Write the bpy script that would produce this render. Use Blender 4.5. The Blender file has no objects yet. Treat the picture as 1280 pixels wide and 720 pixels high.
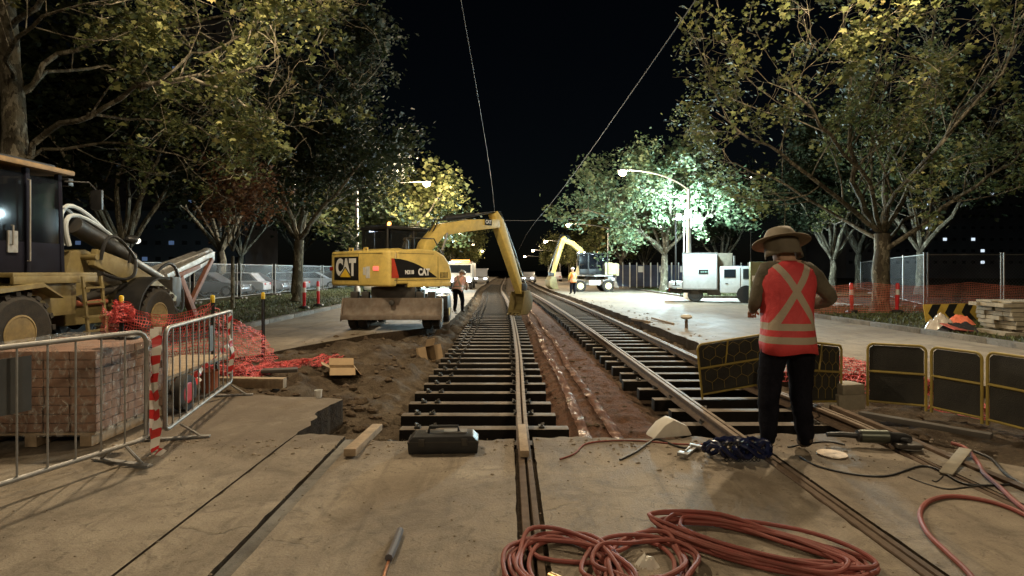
import bpy, bmesh, math, random
import numpy as np
from mathutils import Vector, Matrix, noise as mnoise
random.seed(7)
RNG = np.random.default_rng(11)
scene = bpy.context.scene
COL = scene.collection
PI = math.pi
H = 1.55           # camera height
F = 700.0          # focal length in pixels of a 1280 wide frame

def g(px, py, z=0.0):
    """ground point (height z) seen at a pixel of the photograph"""
    Y = F*(H-z)/(py-338.0)
    return ((px-636.0)*Y/F, Y, z)

def at(px, py, Y):
    return ((px-636.0)*Y/F, Y, H+(338.0-py)*Y/F)

# ------------------------------------------------------------------ mesh builder
class MB:
    def __init__(s, M=None):
        s.v = []; s.f = []; s.M = M or Matrix.Identity(4)
    def add(s, vs, fs):
        n = len(s.v)
        s.v += [tuple(s.M @ Vector(p)) for p in vs]
        s.f += [tuple(i+n for i in f) for f in fs]
        return s
    def box(s, c, d, rz=0, ry=0, rx=0):
        R = Matrix.Rotation(rz, 3, 'Z') @ Matrix.Rotation(ry, 3, 'Y') @ Matrix.Rotation(rx, 3, 'X')
        x, y, z = d[0]/2, d[1]/2, d[2]/2
        vs = [Vector(c)+R@Vector(p) for p in ((-x,-y,-z),(x,-y,-z),(x,y,-z),(-x,y,-z),(-x,-y,z),(x,-y,z),(x,y,z),(-x,y,z))]
        return s.add(vs, [(0,3,2,1),(4,5,6,7),(0,1,5,4),(1,2,6,5),(2,3,7,6),(3,0,4,7)])
    def beam(s, p, q, w, h, up=(0,0,1)):
        p = Vector(p); q = Vector(q); d = (q-p).normalized(); u = Vector(up)
        if abs(d.dot(u)) > .98: u = Vector((0,1,0))
        a = d.cross(u).normalized()*(w/2); b = a.cross(d).normalized()*(h/2)
        vs = [p-a-b, p+a-b, p+a+b, p-a+b, q-a-b, q+a-b, q+a+b, q-a+b]
        return s.add(vs, [(0,1,2,3),(4,7,6,5),(0,4,5,1),(1,5,6,2),(2,6,7,3),(3,7,4,0)])
    def tube(s, pts, r, n=8, cap=True, closed=False):
        pts = [Vector(p) for p in pts]; m = len(pts)
        rs = r if isinstance(r, (list, tuple)) else [r]*m
        t = [(pts[min(i+1, m-1)]-pts[max(i-1, 0)]) for i in range(m)]
        if closed: t = [(pts[(i+1) % m]-pts[i-1]) for i in range(m)]
        t = [k.normalized() if k.length > 1e-9 else Vector((0,0,1)) for k in t]
        u = Vector((0,0,1)) if abs(t[0].z) < .9 else Vector((1,0,0))
        vs = []; fs = []
        for i in range(m):
            a = (u - t[i]*u.dot(t[i]))
            a = a.normalized() if a.length > 1e-6 else t[i].orthogonal().normalized()
            u = a; b = t[i].cross(a)
            for k in range(n):
                w = 2*PI*k/n
                vs.append(pts[i]+(a*math.cos(w)+b*math.sin(w))*rs[i])
        for i in range(m if closed else m-1):
            j = (i+1) % m
            for k in range(n):
                k2 = (k+1) % n
                fs.append((i*n+k, i*n+k2, j*n+k2, j*n+k))
        if cap and not closed:
            fs.append(tuple(range(n-1, -1, -1))); fs.append(tuple((m-1)*n+k for k in range(n)))
        return s.add(vs, fs)
    def lathe(s, prof, n=20, c=(0,0,0), axis='Z', close=True):
        vs = []; fs = []; m = len(prof)
        for (r, z) in prof:
            for k in range(n):
                w = 2*PI*k/n; x, y = r*math.cos(w), r*math.sin(w)
                p = {'Z': (x,y,z), 'X': (z,x,y), 'Y': (y,z,x)}[axis]
                vs.append((p[0]+c[0], p[1]+c[1], p[2]+c[2]))
        for i in range(m-1):
            for k in range(n):
                k2 = (k+1) % n
                fs.append((i*n+k, i*n+k2, (i+1)*n+k2, (i+1)*n+k))
        if close:
            fs.append(tuple(range(n-1,-1,-1))); fs.append(tuple((m-1)*n+k for k in range(n)))
        return s.add(vs, fs)
    def prism(s, poly, a, b, plane='YZ'):
        n = len(poly)
        def P(u, v, w): return {'YZ': (w,u,v), 'XZ': (u,w,v), 'XY': (u,v,w)}[plane]
        vs = [P(u,v,a) for u,v in poly]+[P(u,v,b) for u,v in poly]
        fs = [tuple(range(n-1,-1,-1)), tuple(range(n,2*n))]
        fs += [(i,(i+1) % n,n+(i+1) % n,n+i) for i in range(n)]
        return s.add(vs, fs)
    def ball(s, c, r, n=10, m=7):
        rx, ry, rz = r if isinstance(r, (list,tuple)) else (r,r,r)
        vs = []; fs = []
        for i in range(m+1):
            th = PI*i/m
            for k in range(n):
                w = 2*PI*k/n
                vs.append((c[0]+rx*math.sin(th)*math.cos(w), c[1]+ry*math.sin(th)*math.sin(w), c[2]-rz*math.cos(th)))
        for i in range(m):
            for k in range(n):
                k2 = (k+1) % n; fs.append((i*n+k,i*n+k2,(i+1)*n+k2,(i+1)*n+k))
        return s.add(vs, fs)
    def obj(s, name, mat, parent=None, bevel=0, smooth=True, seg=2, loc=None, rot=None):
        me = bpy.data.meshes.new(name)
        me.from_pydata(s.v, [], s.f); me.update()
        bm = bmesh.new(); bm.from_mesh(me)
        bmesh.ops.remove_doubles(bm, verts=bm.verts, dist=1e-5)
        bmesh.ops.recalc_face_normals(bm, faces=bm.faces)
        if bevel:
            es = [e for e in bm.edges if len(e.link_faces) == 2 and e.calc_face_angle(0) > .5]
            bmesh.ops.bevel(bm, geom=es, offset=bevel, segments=seg, profile=.6, affect='EDGES', clamp_overlap=True)
        bm.to_mesh(me); bm.free()
        if smooth:
            me.shade_smooth(); me.set_sharp_from_angle(angle=math.radians(38))
        return link(name, me, mat, parent, loc, rot)

def link(name, me, mat, parent=None, loc=None, rot=None):
    o = bpy.data.objects.new(name, me); COL.objects.link(o)
    for m in (mat if isinstance(mat, (list,tuple)) else [mat]):
        me.materials.append(m)
    if parent is not None: o.parent = parent
    if loc is not None: o.location = loc
    if rot is not None: o.rotation_euler = rot
    return o

def tag(o, label=None, cat=None, group=None, kind=None):
    if label: o['label'] = label
    if cat: o['category'] = cat
    if group: o['group'] = group
    if kind: o['kind'] = kind
    return o
def thing(name, label, cat, loc=(0,0,0), rz=0, group=None):
    o = bpy.data.objects.new(name, None); COL.objects.link(o)
    o.empty_display_size = .2
    o.location = loc; o.rotation_euler = (0,0,rz)
    return tag(o, label, cat, group)
def kids(o): return [c for c in bpy.data.objects if c.parent == o]
CH = {}
def dup(root, loc=None, rz=None, label=None, group=None, scale=None):
    if root.name not in CH:
        CH[root.name] = [(c, kids(c)) for c in kids(root)]
    r = root.copy(); COL.objects.link(r)
    if loc is not None: r.location = loc
    if rz is not None: r.rotation_euler = (0,0,rz)
    if scale is not None: r.scale = scale if isinstance(scale,(tuple,list)) else (scale,)*3
    if label: r['label'] = label
    if group: r['group'] = group
    for c, gs in CH[root.name]:
        d = c.copy(); COL.objects.link(d); d.parent = r
        for e in gs:
            h = e.copy(); COL.objects.link(h); h.parent = d
    return r
def structure(o): return tag(o, kind='structure')

def text_obj(name, body, size, mat, parent, M, depth=.004, bold=0.0, sx=1.0):
    cu = bpy.data.curves.new(name, 'FONT'); cu.body = body; cu.size = size; cu.extrude = depth/2
    cu.offset = bold; cu.align_x = 'CENTER'; cu.align_y = 'CENTER'; cu.resolution_u = 4
    tmp = bpy.data.objects.new(name+'_tmp', cu); COL.objects.link(tmp)
    dg = bpy.context.evaluated_depsgraph_get()
    me = bpy.data.meshes.new_from_object(tmp.evaluated_get(dg))
    bpy.data.objects.remove(tmp); bpy.data.curves.remove(cu)
    me.transform(M @ Matrix.Diagonal((sx,1,1,1)))
    me.materials.clear()
    return link(name, me, mat, parent)

# ------------------------------------------------------------------ materials
def new_mat(name):
    m = bpy.data.materials.new(name); m.use_nodes = True
    nt = m.node_tree; b = nt.nodes['Principled BSDF']
    return m, nt, b
def N(nt, t, **kw):
    n = nt.nodes.new(t)
    for k, v in kw.items():
        if k in n.inputs: n.inputs[k].default_value = v
        else: setattr(n, k, v)
    return n
def ramp(nt, fac, stops):
    r = nt.nodes.new('ShaderNodeValToRGB'); e = r.color_ramp.elements
    while len(e) < len(stops): e.new(.5)
    for k, (p, c) in enumerate(stops):
        e[k].position = p; e[k].color = (c[0],c[1],c[2],1) if not isinstance(c,(int,float)) else (c,c,c,1)
    nt.links.new(fac, r.inputs['Fac']); return r.outputs['Color']
def mixc(nt, fac, a, b, mode='MIX'):
    n = nt.nodes.new('ShaderNodeMix'); n.data_type = 'RGBA'; n.blend_type = mode
    for inp, val in ((n.inputs['Factor'], fac), (n.inputs[6], a), (n.inputs[7], b)):
        if hasattr(val, 'is_output') or isinstance(val, bpy.types.NodeSocket): nt.links.new(val, inp)
        elif isinstance(val, (int,float)): inp.default_value = val
        else: inp.default_value = (val[0],val[1],val[2],1)
    return n.outputs[2]
def math_n(nt, op, a, b=None, c=None):
    n = nt.nodes.new('ShaderNodeMath'); n.operation = op
    for i, v in enumerate((a,b,c)):
        if v is None: continue
        if isinstance(v, (int,float)): n.inputs[i].default_value = v
        else: nt.links.new(v, n.inputs[i])
    return n.outputs[0]
def coords(nt, world=False):
    if world: return nt.nodes.new('ShaderNodeNewGeometry').outputs['Position']
    return nt.nodes.new('ShaderNodeTexCoord').outputs['Object']
def nz(nt, co, scale, detail=6, rough=.6, dist=0.0):
    n = N(nt, 'ShaderNodeTexNoise', Scale=scale, Detail=detail, Roughness=rough, Distortion=dist)
    nt.links.new(co, n.inputs['Vector']); return n.outputs['Fac']
def bump(nt, b, h, strength=.3, dist=.02):
    n = N(nt, 'ShaderNodeBump', Strength=strength, Distance=dist)
    nt.links.new(h, n.inputs['Height']); nt.links.new(n.outputs['Normal'], b.inputs['Normal'])

MATS = {}
def M(name, col=(.5,.5,.5), rough=.6, metal=0.0, var=.25, scale=4.0, dirt=0.0, dirtcol=(.09,.07,.05), bmp=0.0, bs=40.0, spec=.5, emit=0, world=False):
    if name in MATS: return MATS[name]
    m, nt, b = new_mat(name); L = nt.links
    co = coords(nt, world)
    n1 = nz(nt, co, scale)
    lo = [c*(1-var) for c in col]; hi = [min(1,c*(1+var)) for c in col]
    c = ramp(nt, n1, [(.3,lo),(.7,hi)])
    if dirt:
        n2 = nz(nt, co, scale*1.7, 8, .7, .4)
        fac = ramp(nt, n2, [(.5-.25*dirt,0.0),(.75,1.0)])
        fm = math_n(nt, 'MULTIPLY', fac, min(1,dirt))
        c = mixc(nt, fm, c, dirtcol)
        r = math_n(nt, 'MULTIPLY_ADD', fm, .9-rough, rough)
        L.new(r, b.inputs['Roughness'])
    else: b.inputs['Roughness'].default_value = rough
    L.new(c, b.inputs['Base Color'])
    b.inputs['Metallic'].default_value = metal
    b.inputs['Specular IOR Level'].default_value = spec
    if bmp: bump(nt, b, nz(nt, co, bs, 6, .65), bmp, .02)
    if emit:
        L.new(c, b.inputs['Emission Color']); b.inputs['Emission Strength'].default_value = emit
    MATS[name] = m; return m
def emission(name, col=(1,1,1), s=10):
    if name in MATS: return MATS[name]
    m, nt, b = new_mat(name)
    b.inputs['Base Color'].default_value = (*col,1)
    b.inputs['Emission Color'].default_value = (*col,1); b.inputs['Emission Strength'].default_value = s
    MATS[name] = m; return m
def glass(name, col=(.02,.025,.03), rough=.08, tr=.0, spec=.6):
    if name in MATS: return MATS[name]
    m, nt, b = new_mat(name)
    b.inputs['Base Color'].default_value = (*col,1); b.inputs['Roughness'].default_value = rough
    b.inputs['Specular IOR Level'].default_value = spec
    if tr:
        t = nt.nodes.new('ShaderNodeBsdfTransparent'); x = nt.nodes.new('ShaderNodeMixShader')
        x.inputs[0].default_value = tr
        nt.links.new(b.outputs[0], x.inputs[1]); nt.links.new(t.outputs[0], x.inputs[2])
        nt.links.new(x.outputs[0], nt.nodes['Material Output'].inputs['Surface'])
    MATS[name] = m; return m

def concrete_mat(name, c1, c2, stain, sc=1.0, bmp=.35, rough=.85):
    m, nt, b = new_mat(name); L = nt.links; co = coords(nt, True)
    big = nz(nt, co, .55*sc, 5, .6, .6); mid = nz(nt, co, 3.1*sc, 8, .68, .3); fin = nz(nt, co, 70*sc, 4, .7)
    c = ramp(nt, mid, [(.28,c1),(.72,c2)])
    c = mixc(nt, ramp(nt, big, [(.42,0.0),(.62,.75)]), c, stain)
    mp = nt.nodes.new('ShaderNodeMapping'); mp.inputs['Scale'].default_value = (5.0*sc,.35*sc,1); L.new(co, mp.inputs[0])
    strk = nz(nt, mp.outputs[0], 1.0, 6, .65, .5)
    c = mixc(nt, ramp(nt, strk, [(.52,0.0),(.70,.5)]), c, [k*.55 for k in stain])
    spots = nz(nt, co, 9*sc, 8, .75, 1.2)
    c = mixc(nt, ramp(nt, spots, [(.55,0.0),(.72,.85)]), c, [k*.4 for k in stain])
    c = mixc(nt, ramp(nt, nz(nt, co, 1.7*sc, 7, .7, 2.0), [(.48,0.0),(.66,.6)]), c, [k*.62 for k in stain])
    c = mixc(nt, .35, c, ramp(nt, fin, [(.3,.35),(.7,1.0)]), 'MULTIPLY')
    if name == 'slab_concrete':   # soil trodden over the broken end of the apron
        sy = nt.nodes.new('ShaderNodeSeparateXYZ'); L.new(co, sy.inputs[0])
        k = math_n(nt, 'ADD', math_n(nt, 'MINIMUM', math_n(nt, 'MULTIPLY', math_n(nt, 'SUBTRACT', sy.outputs['Y'], 4.95), .9), .16), math_n(nt, 'MULTIPLY', nz(nt, co, 2.4, 8, .72, .5), 1.6))
        c = mixc(nt, ramp(nt, k, [(.62,0.0),(1.0,.75)]), c, (.11,.08,.052))
    vo = N(nt, 'ShaderNodeTexVoronoi', Scale=.45*sc); vo.feature = 'DISTANCE_TO_EDGE'
    w = nt.nodes.new('ShaderNodeVectorMath'); w.operation = 'ADD'
    nn = N(nt, 'ShaderNodeTexNoise', Scale=1.5*sc, Detail=6); L.new(co, nn.inputs['Vector'])
    L.new(co, w.inputs[0]); L.new(nn.outputs['Color'], w.inputs[1]); L.new(w.outputs[0], vo.inputs['Vector'])
    crack = ramp(nt, vo.outputs['Distance'], [(.002,1.0),(.006,0.0)])
    crack = math_n(nt, 'MULTIPLY', crack, ramp(nt, nz(nt, co, .8*sc, 3), [(.56,0.0),(.66,.8)]))
    c = mixc(nt, crack, c, (.03,.025,.02))
    L.new(ramp(nt, mid, [(.2,rough-.2),(.8,rough+.08)]), b.inputs['Roughness'])
    vg = N(nt, 'ShaderNodeTexVoronoi', Scale=38*sc); L.new(co, vg.inputs['Vector'])
    c = mixc(nt, ramp(nt, vg.outputs['Distance'], [(.10,.35),(.22,0.0)]), c, [k*.5 for k in c1])
    hgt = math_n(nt, 'ADD', math_n(nt, 'MULTIPLY', mid, .9), math_n(nt, 'MULTIPLY', fin, .4))
    hgt = math_n(nt, 'ADD', hgt, math_n(nt, 'MULTIPLY', spots, .5))
    hgt = math_n(nt, 'SUBTRACT', hgt, math_n(nt, 'MULTIPLY', crack, .6))
    L.new(c, b.inputs['Base Color'])
    bump(nt, b, hgt, bmp, .03)
    MATS[name] = m; return m
def dirt_mat(name, c1, c2, c3, sc=1.0, bmp=.9, clay=None):
    m, nt, b = new_mat(name); L = nt.links; co = coords(nt, True)
    a = nz(nt, co, 1.1*sc, 6, .6, .5); d = nz(nt, co, 7*sc, 9, .72, .3); e = nz(nt, co, 45*sc, 5, .7)
    c = mixc(nt, ramp(nt, a, [(.35,0.0),(.65,1.0)]), c1, c2)
    if clay:   # red clay fill lies between the two tracks
        sx = nt.nodes.new('ShaderNodeSeparateXYZ'); L.new(co, sx.inputs[0])
        k = math_n(nt, 'SUBTRACT', 1.0, math_n(nt, 'MULTIPLY', math_n(nt, 'ABSOLUTE', math_n(nt, 'SUBTRACT', math_n(nt,'ADD',sx.outputs['X'],math_n(nt,'MULTIPLY',a,.5)), 1.35)), 1.0))
        c = mixc(nt, math_n(nt, 'MULTIPLY', ramp(nt, k, [(.0,0.0),(.5,1.0)]), .8), c, clay)
    c = mixc(nt, ramp(nt, d, [(.45,0.0),(.75,.9)]), c, c3)
    c = mixc(nt, .6, c, ramp(nt, e, [(.3,.3),(.7,1.0)]), 'MULTIPLY')
    L.new(c, b.inputs['Base Color']); b.inputs['Roughness'].default_value = .95; b.inputs['Specular IOR Level'].default_value = .15
    bump(nt, b, math_n(nt, 'ADD', d, math_n(nt, 'MULTIPLY', e, .6)), bmp, .06)
    MATS[name] = m; return m
def leaf_mat(name, dark, mid, light, odd=None):
    m, nt, b = new_mat(name); L = nt.links
    at_ = nt.nodes.new('ShaderNodeAttribute'); at_.attribute_name = 'leaf'
    co = coords(nt)
    cl = nz(nt, co, .55, 3, .5)
    s = math_n(nt, 'ADD', math_n(nt, 'MULTIPLY', at_.outputs['Fac'], .6), math_n(nt, 'MULTIPLY', cl, .45))
    st = [(.25,dark),(.5,mid),(.8,light)]
    if odd: st.append((.97,odd))
    c = ramp(nt, s, st)
    L.new(c, b.inputs['Base Color']); b.inputs['Roughness'].default_value = .6; b.inputs['Specular IOR Level'].default_value = .25
    t = nt.nodes.new('ShaderNodeBsdfTranslucent'); L.new(c, t.inputs['Color'])
    x = nt.nodes.new('ShaderNodeMixShader'); x.inputs[0].default_value = .35
    L.new(b.outputs[0], x.inputs[1]); L.new(t.outputs[0], x.inputs[2])
    L.new(x.outputs[0], nt.nodes['Material Output'].inputs['Surface'])
    MATS[name] = m; return m

m_slab = concrete_mat('slab_concrete', (.24,.19,.135), (.40,.335,.25), (.16,.12,.08), 1.0, .6)
m_road = concrete_mat('road_concrete', (.24,.20,.15), (.33,.28,.21), (.17,.13,.09), .6, .25)
m_kerb = concrete_mat('kerb_stone', (.16,.15,.13), (.26,.24,.21), (.09,.08,.07), 1.5)
m_dirt = dirt_mat('trench_earth', (.095,.068,.046), (.20,.155,.108), (.045,.033,.023), clay=(.17,.075,.042))
m_yard = concrete_mat('asphalt', (.04,.038,.035), (.075,.07,.06), (.03,.028,.025), 1.2)
m_ground = dirt_mat('park_soil', (.05,.042,.03), (.075,.06,.04), (.03,.028,.02), .5)
m_verge = dirt_mat('verge_turf', (.05,.055,.022), (.09,.07,.035), (.035,.045,.015), 1.5)
m_rub = dirt_mat('clod_earth', (.17,.12,.08), (.24,.18,.12), (.08,.05,.035), 2.0)
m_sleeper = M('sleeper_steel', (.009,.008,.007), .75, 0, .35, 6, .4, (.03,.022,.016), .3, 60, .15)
m_sltop = M('sleeper_lit_top', (.15,.12,.09), .7, .1, .4, 5, .6, (.07,.05,.035), .3, 60)  # lighter tone painted on sleeper tops for the light they catch
m_rail = M('rail_steel', (.13,.092,.065), .7, .1, .3, 9, .6, (.09,.058,.038), .15, 60, .15)
m_railtop = M('rail_head_steel', (.24,.19,.145), .62, .2, .3, 8, .6, (.12,.085,.058), spec=.2)
m_wood = M('raw_timber', (.34,.25,.16), .8, 0, .25, 9, .4, (.1,.07,.045), .3, 50)
m_wood2 = M('weathered_board', (.30,.26,.19), .8, 0, .2, 6, .3, (.12,.1,.08), .2, 40)
m_black = M('black_plastic', (.012,.012,.013), .45, 0, .3, 8, .2, (.05,.045,.04))
m_rubber = M('tyre_rubber', (.018,.017,.016), .8, 0, .4, 7, .6, (.07,.055,.04), .3, 50)
m_galv = M('galvanised_steel', (.30,.29,.275), .5, .6, .25, 8, .35, (.16,.13,.1))
m_dsteel = M('dark_steel', (.05,.048,.045), .5, .5, .3, 6, .5, (.09,.07,.05))
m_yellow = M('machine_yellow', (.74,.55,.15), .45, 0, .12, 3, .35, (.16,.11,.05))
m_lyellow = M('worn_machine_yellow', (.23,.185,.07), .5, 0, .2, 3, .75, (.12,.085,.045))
m_rim = M('yellow_rim', (.26,.19,.075), .55, 0, .2, 6, .7, (.1,.075,.05))
m_white = M('white_paint', (.72,.72,.70), .4, 0, .08, 3, .25, (.3,.27,.22))
m_offwhite = M('offwhite_plastic', (.62,.58,.50), .6, 0, .1, 5, .2, (.3,.25,.2))
m_netred = M('red_mesh_plastic', (.72,.12,.12), .55, 0, .2, 5, .3, (.2,.09,.07))
m_red = M('red_plastic', (.60,.03,.04), .4, 0, .12, 5, .2)
m_hose = M('red_hose_rubber', (.25,.052,.042), .6, 0, .3, 3, .55, (.17,.09,.065))
def bark_mat():
    m, nt, b = new_mat('plane_bark'); co = coords(nt); mp = nt.nodes.new('ShaderNodeMapping'); mp.inputs['Scale'].default_value = (1,1,.45); nt.links.new(co, mp.inputs[0])
    v = N(nt, 'ShaderNodeTexVoronoi', Scale=7.0); w = nt.nodes.new('ShaderNodeVectorMath'); w.operation = 'ADD'
    nn = N(nt, 'ShaderNodeTexNoise', Scale=4.0, Detail=5); nt.links.new(mp.outputs[0], nn.inputs['Vector']); nt.links.new(mp.outputs[0], w.inputs[0]); nt.links.new(nn.outputs['Color'], w.inputs[1]); nt.links.new(w.outputs[0], v.inputs['Vector'])
    sp = nt.nodes.new('ShaderNodeSeparateColor'); nt.links.new(v.outputs['Color'], sp.inputs[0])
    c = ramp(nt, sp.outputs[0], [(.15,(.075,.062,.045)),(.45,(.12,.105,.07)),(.65,(.16,.14,.10)),(.88,(.27,.24,.18))])
    f = nz(nt, mp.outputs[0], 30, 6, .7); c = mixc(nt, .6, c, ramp(nt, f, [(.3,.4),(.7,1.0)]), 'MULTIPLY')
    nt.links.new(c, b.inputs['Base Color']); b.inputs['Roughness'].default_value = .92; b.inputs['Specular IOR Level'].default_value = .2
    bump(nt, b, math_n(nt, 'ADD', f, sp.outputs[0]), .8, .03); return m
m_bark = bark_mat()
m_glassd = glass('dark_glass')
m_glasst = glass('tinted_glass', (.008,.009,.012), .05, .35, .3)
m_grass_line = None
# ------------------------------------------------------------------ setting
def tdx(Y):
    if Y < 10: return 0.0
    if Y < 40: return -.0007*(Y-10)**2
    return -.63-.28*(1-math.exp(-(Y-40)*.15))
def fbm(x, y, s=1.0, o=4):
    v = 0; a = .5
    for k in range(o):
        v += a*mnoise.noise((x*s+3.7*k, y*s-1.3*k, 5.1*k)); s *= 2.1; a *= .5
    return v

def sheet(name, mat, x0, x1, y0, y1, z):
    return structure(MB().add([(x0,y0,z),(x1,y0,z),(x1,y1,z),(x0,y1,z)], [(0,1,2,3)]).obj(name, mat))
sheet('ground', m_ground, -1500, 1500, -300, 2500, -.62)

def rough_poly(pts, step=.25, amp=.05, keep=lambda p, q: False):
    out = []
    for i, p in enumerate(pts):
        q = pts[(i+1) % len(pts)]
        n = max(1, int(math.hypot(q[0]-p[0], q[1]-p[1])/step))
        if keep(p, q) or n > 400: n = 1
        for k in range(n):
            t = k/n; x = p[0]+(q[0]-p[0])*t; y = p[1]+(q[1]-p[1])*t
            if n > 1 and k: x += amp*fbm(x, y, 2.3)*1.6; y += amp*fbm(x+9, y, 2.3)*1.6
            out.append((x, y))
    return out
m_cut = dirt_mat('cut_earth', (.075,.052,.033), (.115,.082,.053), (.03,.021,.014), 2.5, 1.0)
def slab(name, pts, mat, top=0.0, bottom=-.6, bevel=.008):
    mb = MB(); mb.prism(pts, bottom, top, 'XY')
    o = mb.obj(name, mat, smooth=False); o.data.materials.append(m_cut)
    for p in o.data.polygons: p.material_index = 1 if abs(p.normal.z) < .5 else 0
    return structure(o)

# left carriageway, its broken edge following the excavation
edge = [(-1.75+tdx(y), y) for y in (150,120,100,80,65,55,48,42,36,32,28,24,20,17,16.2)]
edge += [(-2.2,15.1),(-3.3,13.7),(-4.1,11.8),(-4.6,10.4),(-5.1,9.3),(-5.6,8.2)]
inner = []
for i in range(len(edge)-1):
    p, q = edge[i], edge[i+1]; n = max(1, int(math.hypot(q[0]-p[0], q[1]-p[1])/.3)) if p[1] < 50 else 2
    for k in range(n):
        t = k/n; x = p[0]+(q[0]-p[0])*t; y = p[1]+(q[1]-p[1])*t
        inner.append((x+.07*fbm(x,y,1.7)*2, y))
inner.append(edge[-1])
slab('road', inner+[(-5.6,7.3),(-7.0,7.3),(-7.0,150)], m_road)
slab('yard', [(-60,-30),(-5.63,-30),(-5.63,7.28),(-7.02,7.28),(-7.02,14.5),(-60,14.5)], m_yard, -.002)
# right carriageway
redge = [(4.05+tdx(y), y) for y in (8.6,9.5,12,16,20,26,32,38,46,60,80,110,150)]
rin = [(6.6,5.0),(6.5,7.4),(5.6,8.3)]
for i in range(len(redge)-1):
    p, q = redge[i], redge[i+1]; n = max(1, int(math.hypot(q[0]-p[0], q[1]-p[1])/.3)) if p[1] < 46 else 2
    for k in range(n):
        t = k/n; x = p[0]+(q[0]-p[0])*t; y = p[1]+(q[1]-p[1])*t
        rin.append((x+.1*fbm(x+4,y,1.5)*2, y))
rin.append(redge[-1])
slab('road', [(10.05,150),(10.05,5.0)]+rin, m_road)
slab('driveway', [(10.07,23.2),(16,23.2),(16,31.5),(10.07,31.5)], m_road, -.004)
# concrete apron in the foreground: panels parted by the rail grooves
def apron(x0, x1, y1, y0=-14):
    def edge(x, ya, yb, s):
        n = int(abs(yb-ya)/.07); return [(x+s*max(0,.016*(fbm(x*3,ya+(yb-ya)*k/n,5.0,3)*2)-.002), ya+(yb-ya)*k/n) for k in range(1,n)]
    yy = y1 if isinstance(y1, (tuple,list)) else (y1,y1)
    pts = [(x0,y0),(x1,y0),(x1,2.0)]+edge(x1,2.0,yy[1]-.1,-1)
    n = max(2, int((x1-x0)/.05))
    for k in range(n+1):
        t = k/n; x = x1+(x0-x1)*t
        pts.append((x, yy[1]+(yy[0]-yy[1])*t+.09*fbm(x*1.6, 2.2, 2.5, 5)*2))
    pts += edge(x0,yy[0]-.1,2.0,1)+[(x0,2.0)]
    slab('apron', pts, m_slab)
slab('apron', [(-5.6,-14),(-2.02,-14),(-2.02,5.0)]+rough_poly([(-2.02,5.0),(-1.98,5.6),(-2.1,6.1),(-2.0,6.75),(-3.0,6.95),(-4.2,7.1),(-5.6,7.25)], .07, .07)[:-1][:60]+[(-5.6,7.25)], m_slab); apron(-2.0, -1.53, 5.25); apron(-1.41, .05, 5.12)
apron(.22, 2.09, 5.18); apron(2.24, 3.30, 5.3)
slab('apron', rough_poly([(3.42,-14),(12,-14),(12,4.98),(6.6,4.98),(5.2,3.55),(4.35,4.1),(3.78,4.72),(3.62,5.28),(3.42,5.28)], .2, .06,
     keep=lambda p, q: p[1] < 0 or q[1] < 0 or p[0] > 6), m_slab)
# filling of the joints
for (x0, x1, z, mm) in ((-1.53,-1.41,-.02,m_kerb),):
    structure(MB().box(((x0+x1)/2,-4.5,-.3+z/2),(x1-x0-.025,19.4,.6+z)).obj('joint_strip_slab', mm))
for (x0, x1, z) in ((-2.06,-1.97,-.012),(-.02,.26,-.022),(2.05,2.28,-.020),(3.26,3.46,-.020)):
    structure(MB().box(((x0+x1)/2,-4.52,z-.25),(x1-x0,18.9,.5)).obj('groove_fill_ground', m_cut))
# side ground
slab('verge', [(-300,14.52),(-7.22,14.52),(-7.22,200),(-300,200)], m_verge, .10)
slab('verge', [(10.22,4.0),(300,4.0),(300,23.2),(10.22,23.2)], m_verge, .10)
slab('verge', [(10.22,31.5),(300,31.5),(300,200),(10.22,200)], m_verge, .10)
slab('driveway', [(16.02,23.22),(300,23.22),(300,31.48),(16.02,31.48)], m_ground, .05)
kb = MB()
y = 14.5
while y < 110:
    n = 1.9; kb.box((-7.11+.006*random.random(), y+n/2, -.23), (.2, n-.015, .7+.01*random.random())); y += n
structure(kb.obj('kerb', m_kerb, bevel=.02))
kb = MB(); y = 4.2
while y < 110:
    if not (23.0 < y < 31.5): kb.box((10.135+.006*random.random(), y+.95, -.23), (.17, 1.885, .7+.01*random.random()))
    y += 1.9
structure(kb.obj('kerb', m_kerb, bevel=.02))

# excavated earth: one height sheet
def sm(a, b, t):
    t = min(1, max(0, (t-a)/(b-a))); return t*t*(3-2*t)
def earth(x, y):
    xs = x-tdx(y)
    z = -.37+.05*fbm(x, y, 1.2)
    z += .15*sm(.45,.8,xs)*(1-sm(1.55,1.95,xs))                          # spoil between the tracks
    lb = sm(-1.25,-1.75,xs)                                              # left bank
    z += lb*(.14+.17*sm(-1.8,-4.4,xs)+.42*fbm(x, y, 1.3, 6)*sm(6.9,8.2,y))
    z -= .14*sm(-1.2,-1.5,xs)*sm(7.4,6.2,y)
    z += sm(3.45,4.0,xs)*(.17+.14*fbm(x+7, y, 1.4, 5))
    z += .06*fbm(x*3, y*3, 1.6, 4)
    return min(z, -.012)
xs = np.concatenate([np.linspace(-6.2,-1.2,100), np.linspace(-1.15,.4,16), np.linspace(.45,1.95,32), np.linspace(2.0,3.3,14), np.linspace(3.35,7.2,70)])
ys = [4.6]
while ys[-1] < 150: ys.append(ys[-1]+max(.05, .0045*ys[-1]**1.25*.55))
vs = []; fs = []
for y in ys:
    for x in xs: vs.append((x+tdx(y), y, earth(x+tdx(y), y)))
nx = len(xs)
for j in range(len(ys)-1):
    for i in range(nx-1):
        a = j*nx+i; fs.append((a,a+1,a+nx+1,a+nx))
o = structure(MB().add(vs, fs).obj('terrain', m_dirt))
def ez(x, y): return earth(x, y)

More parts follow.
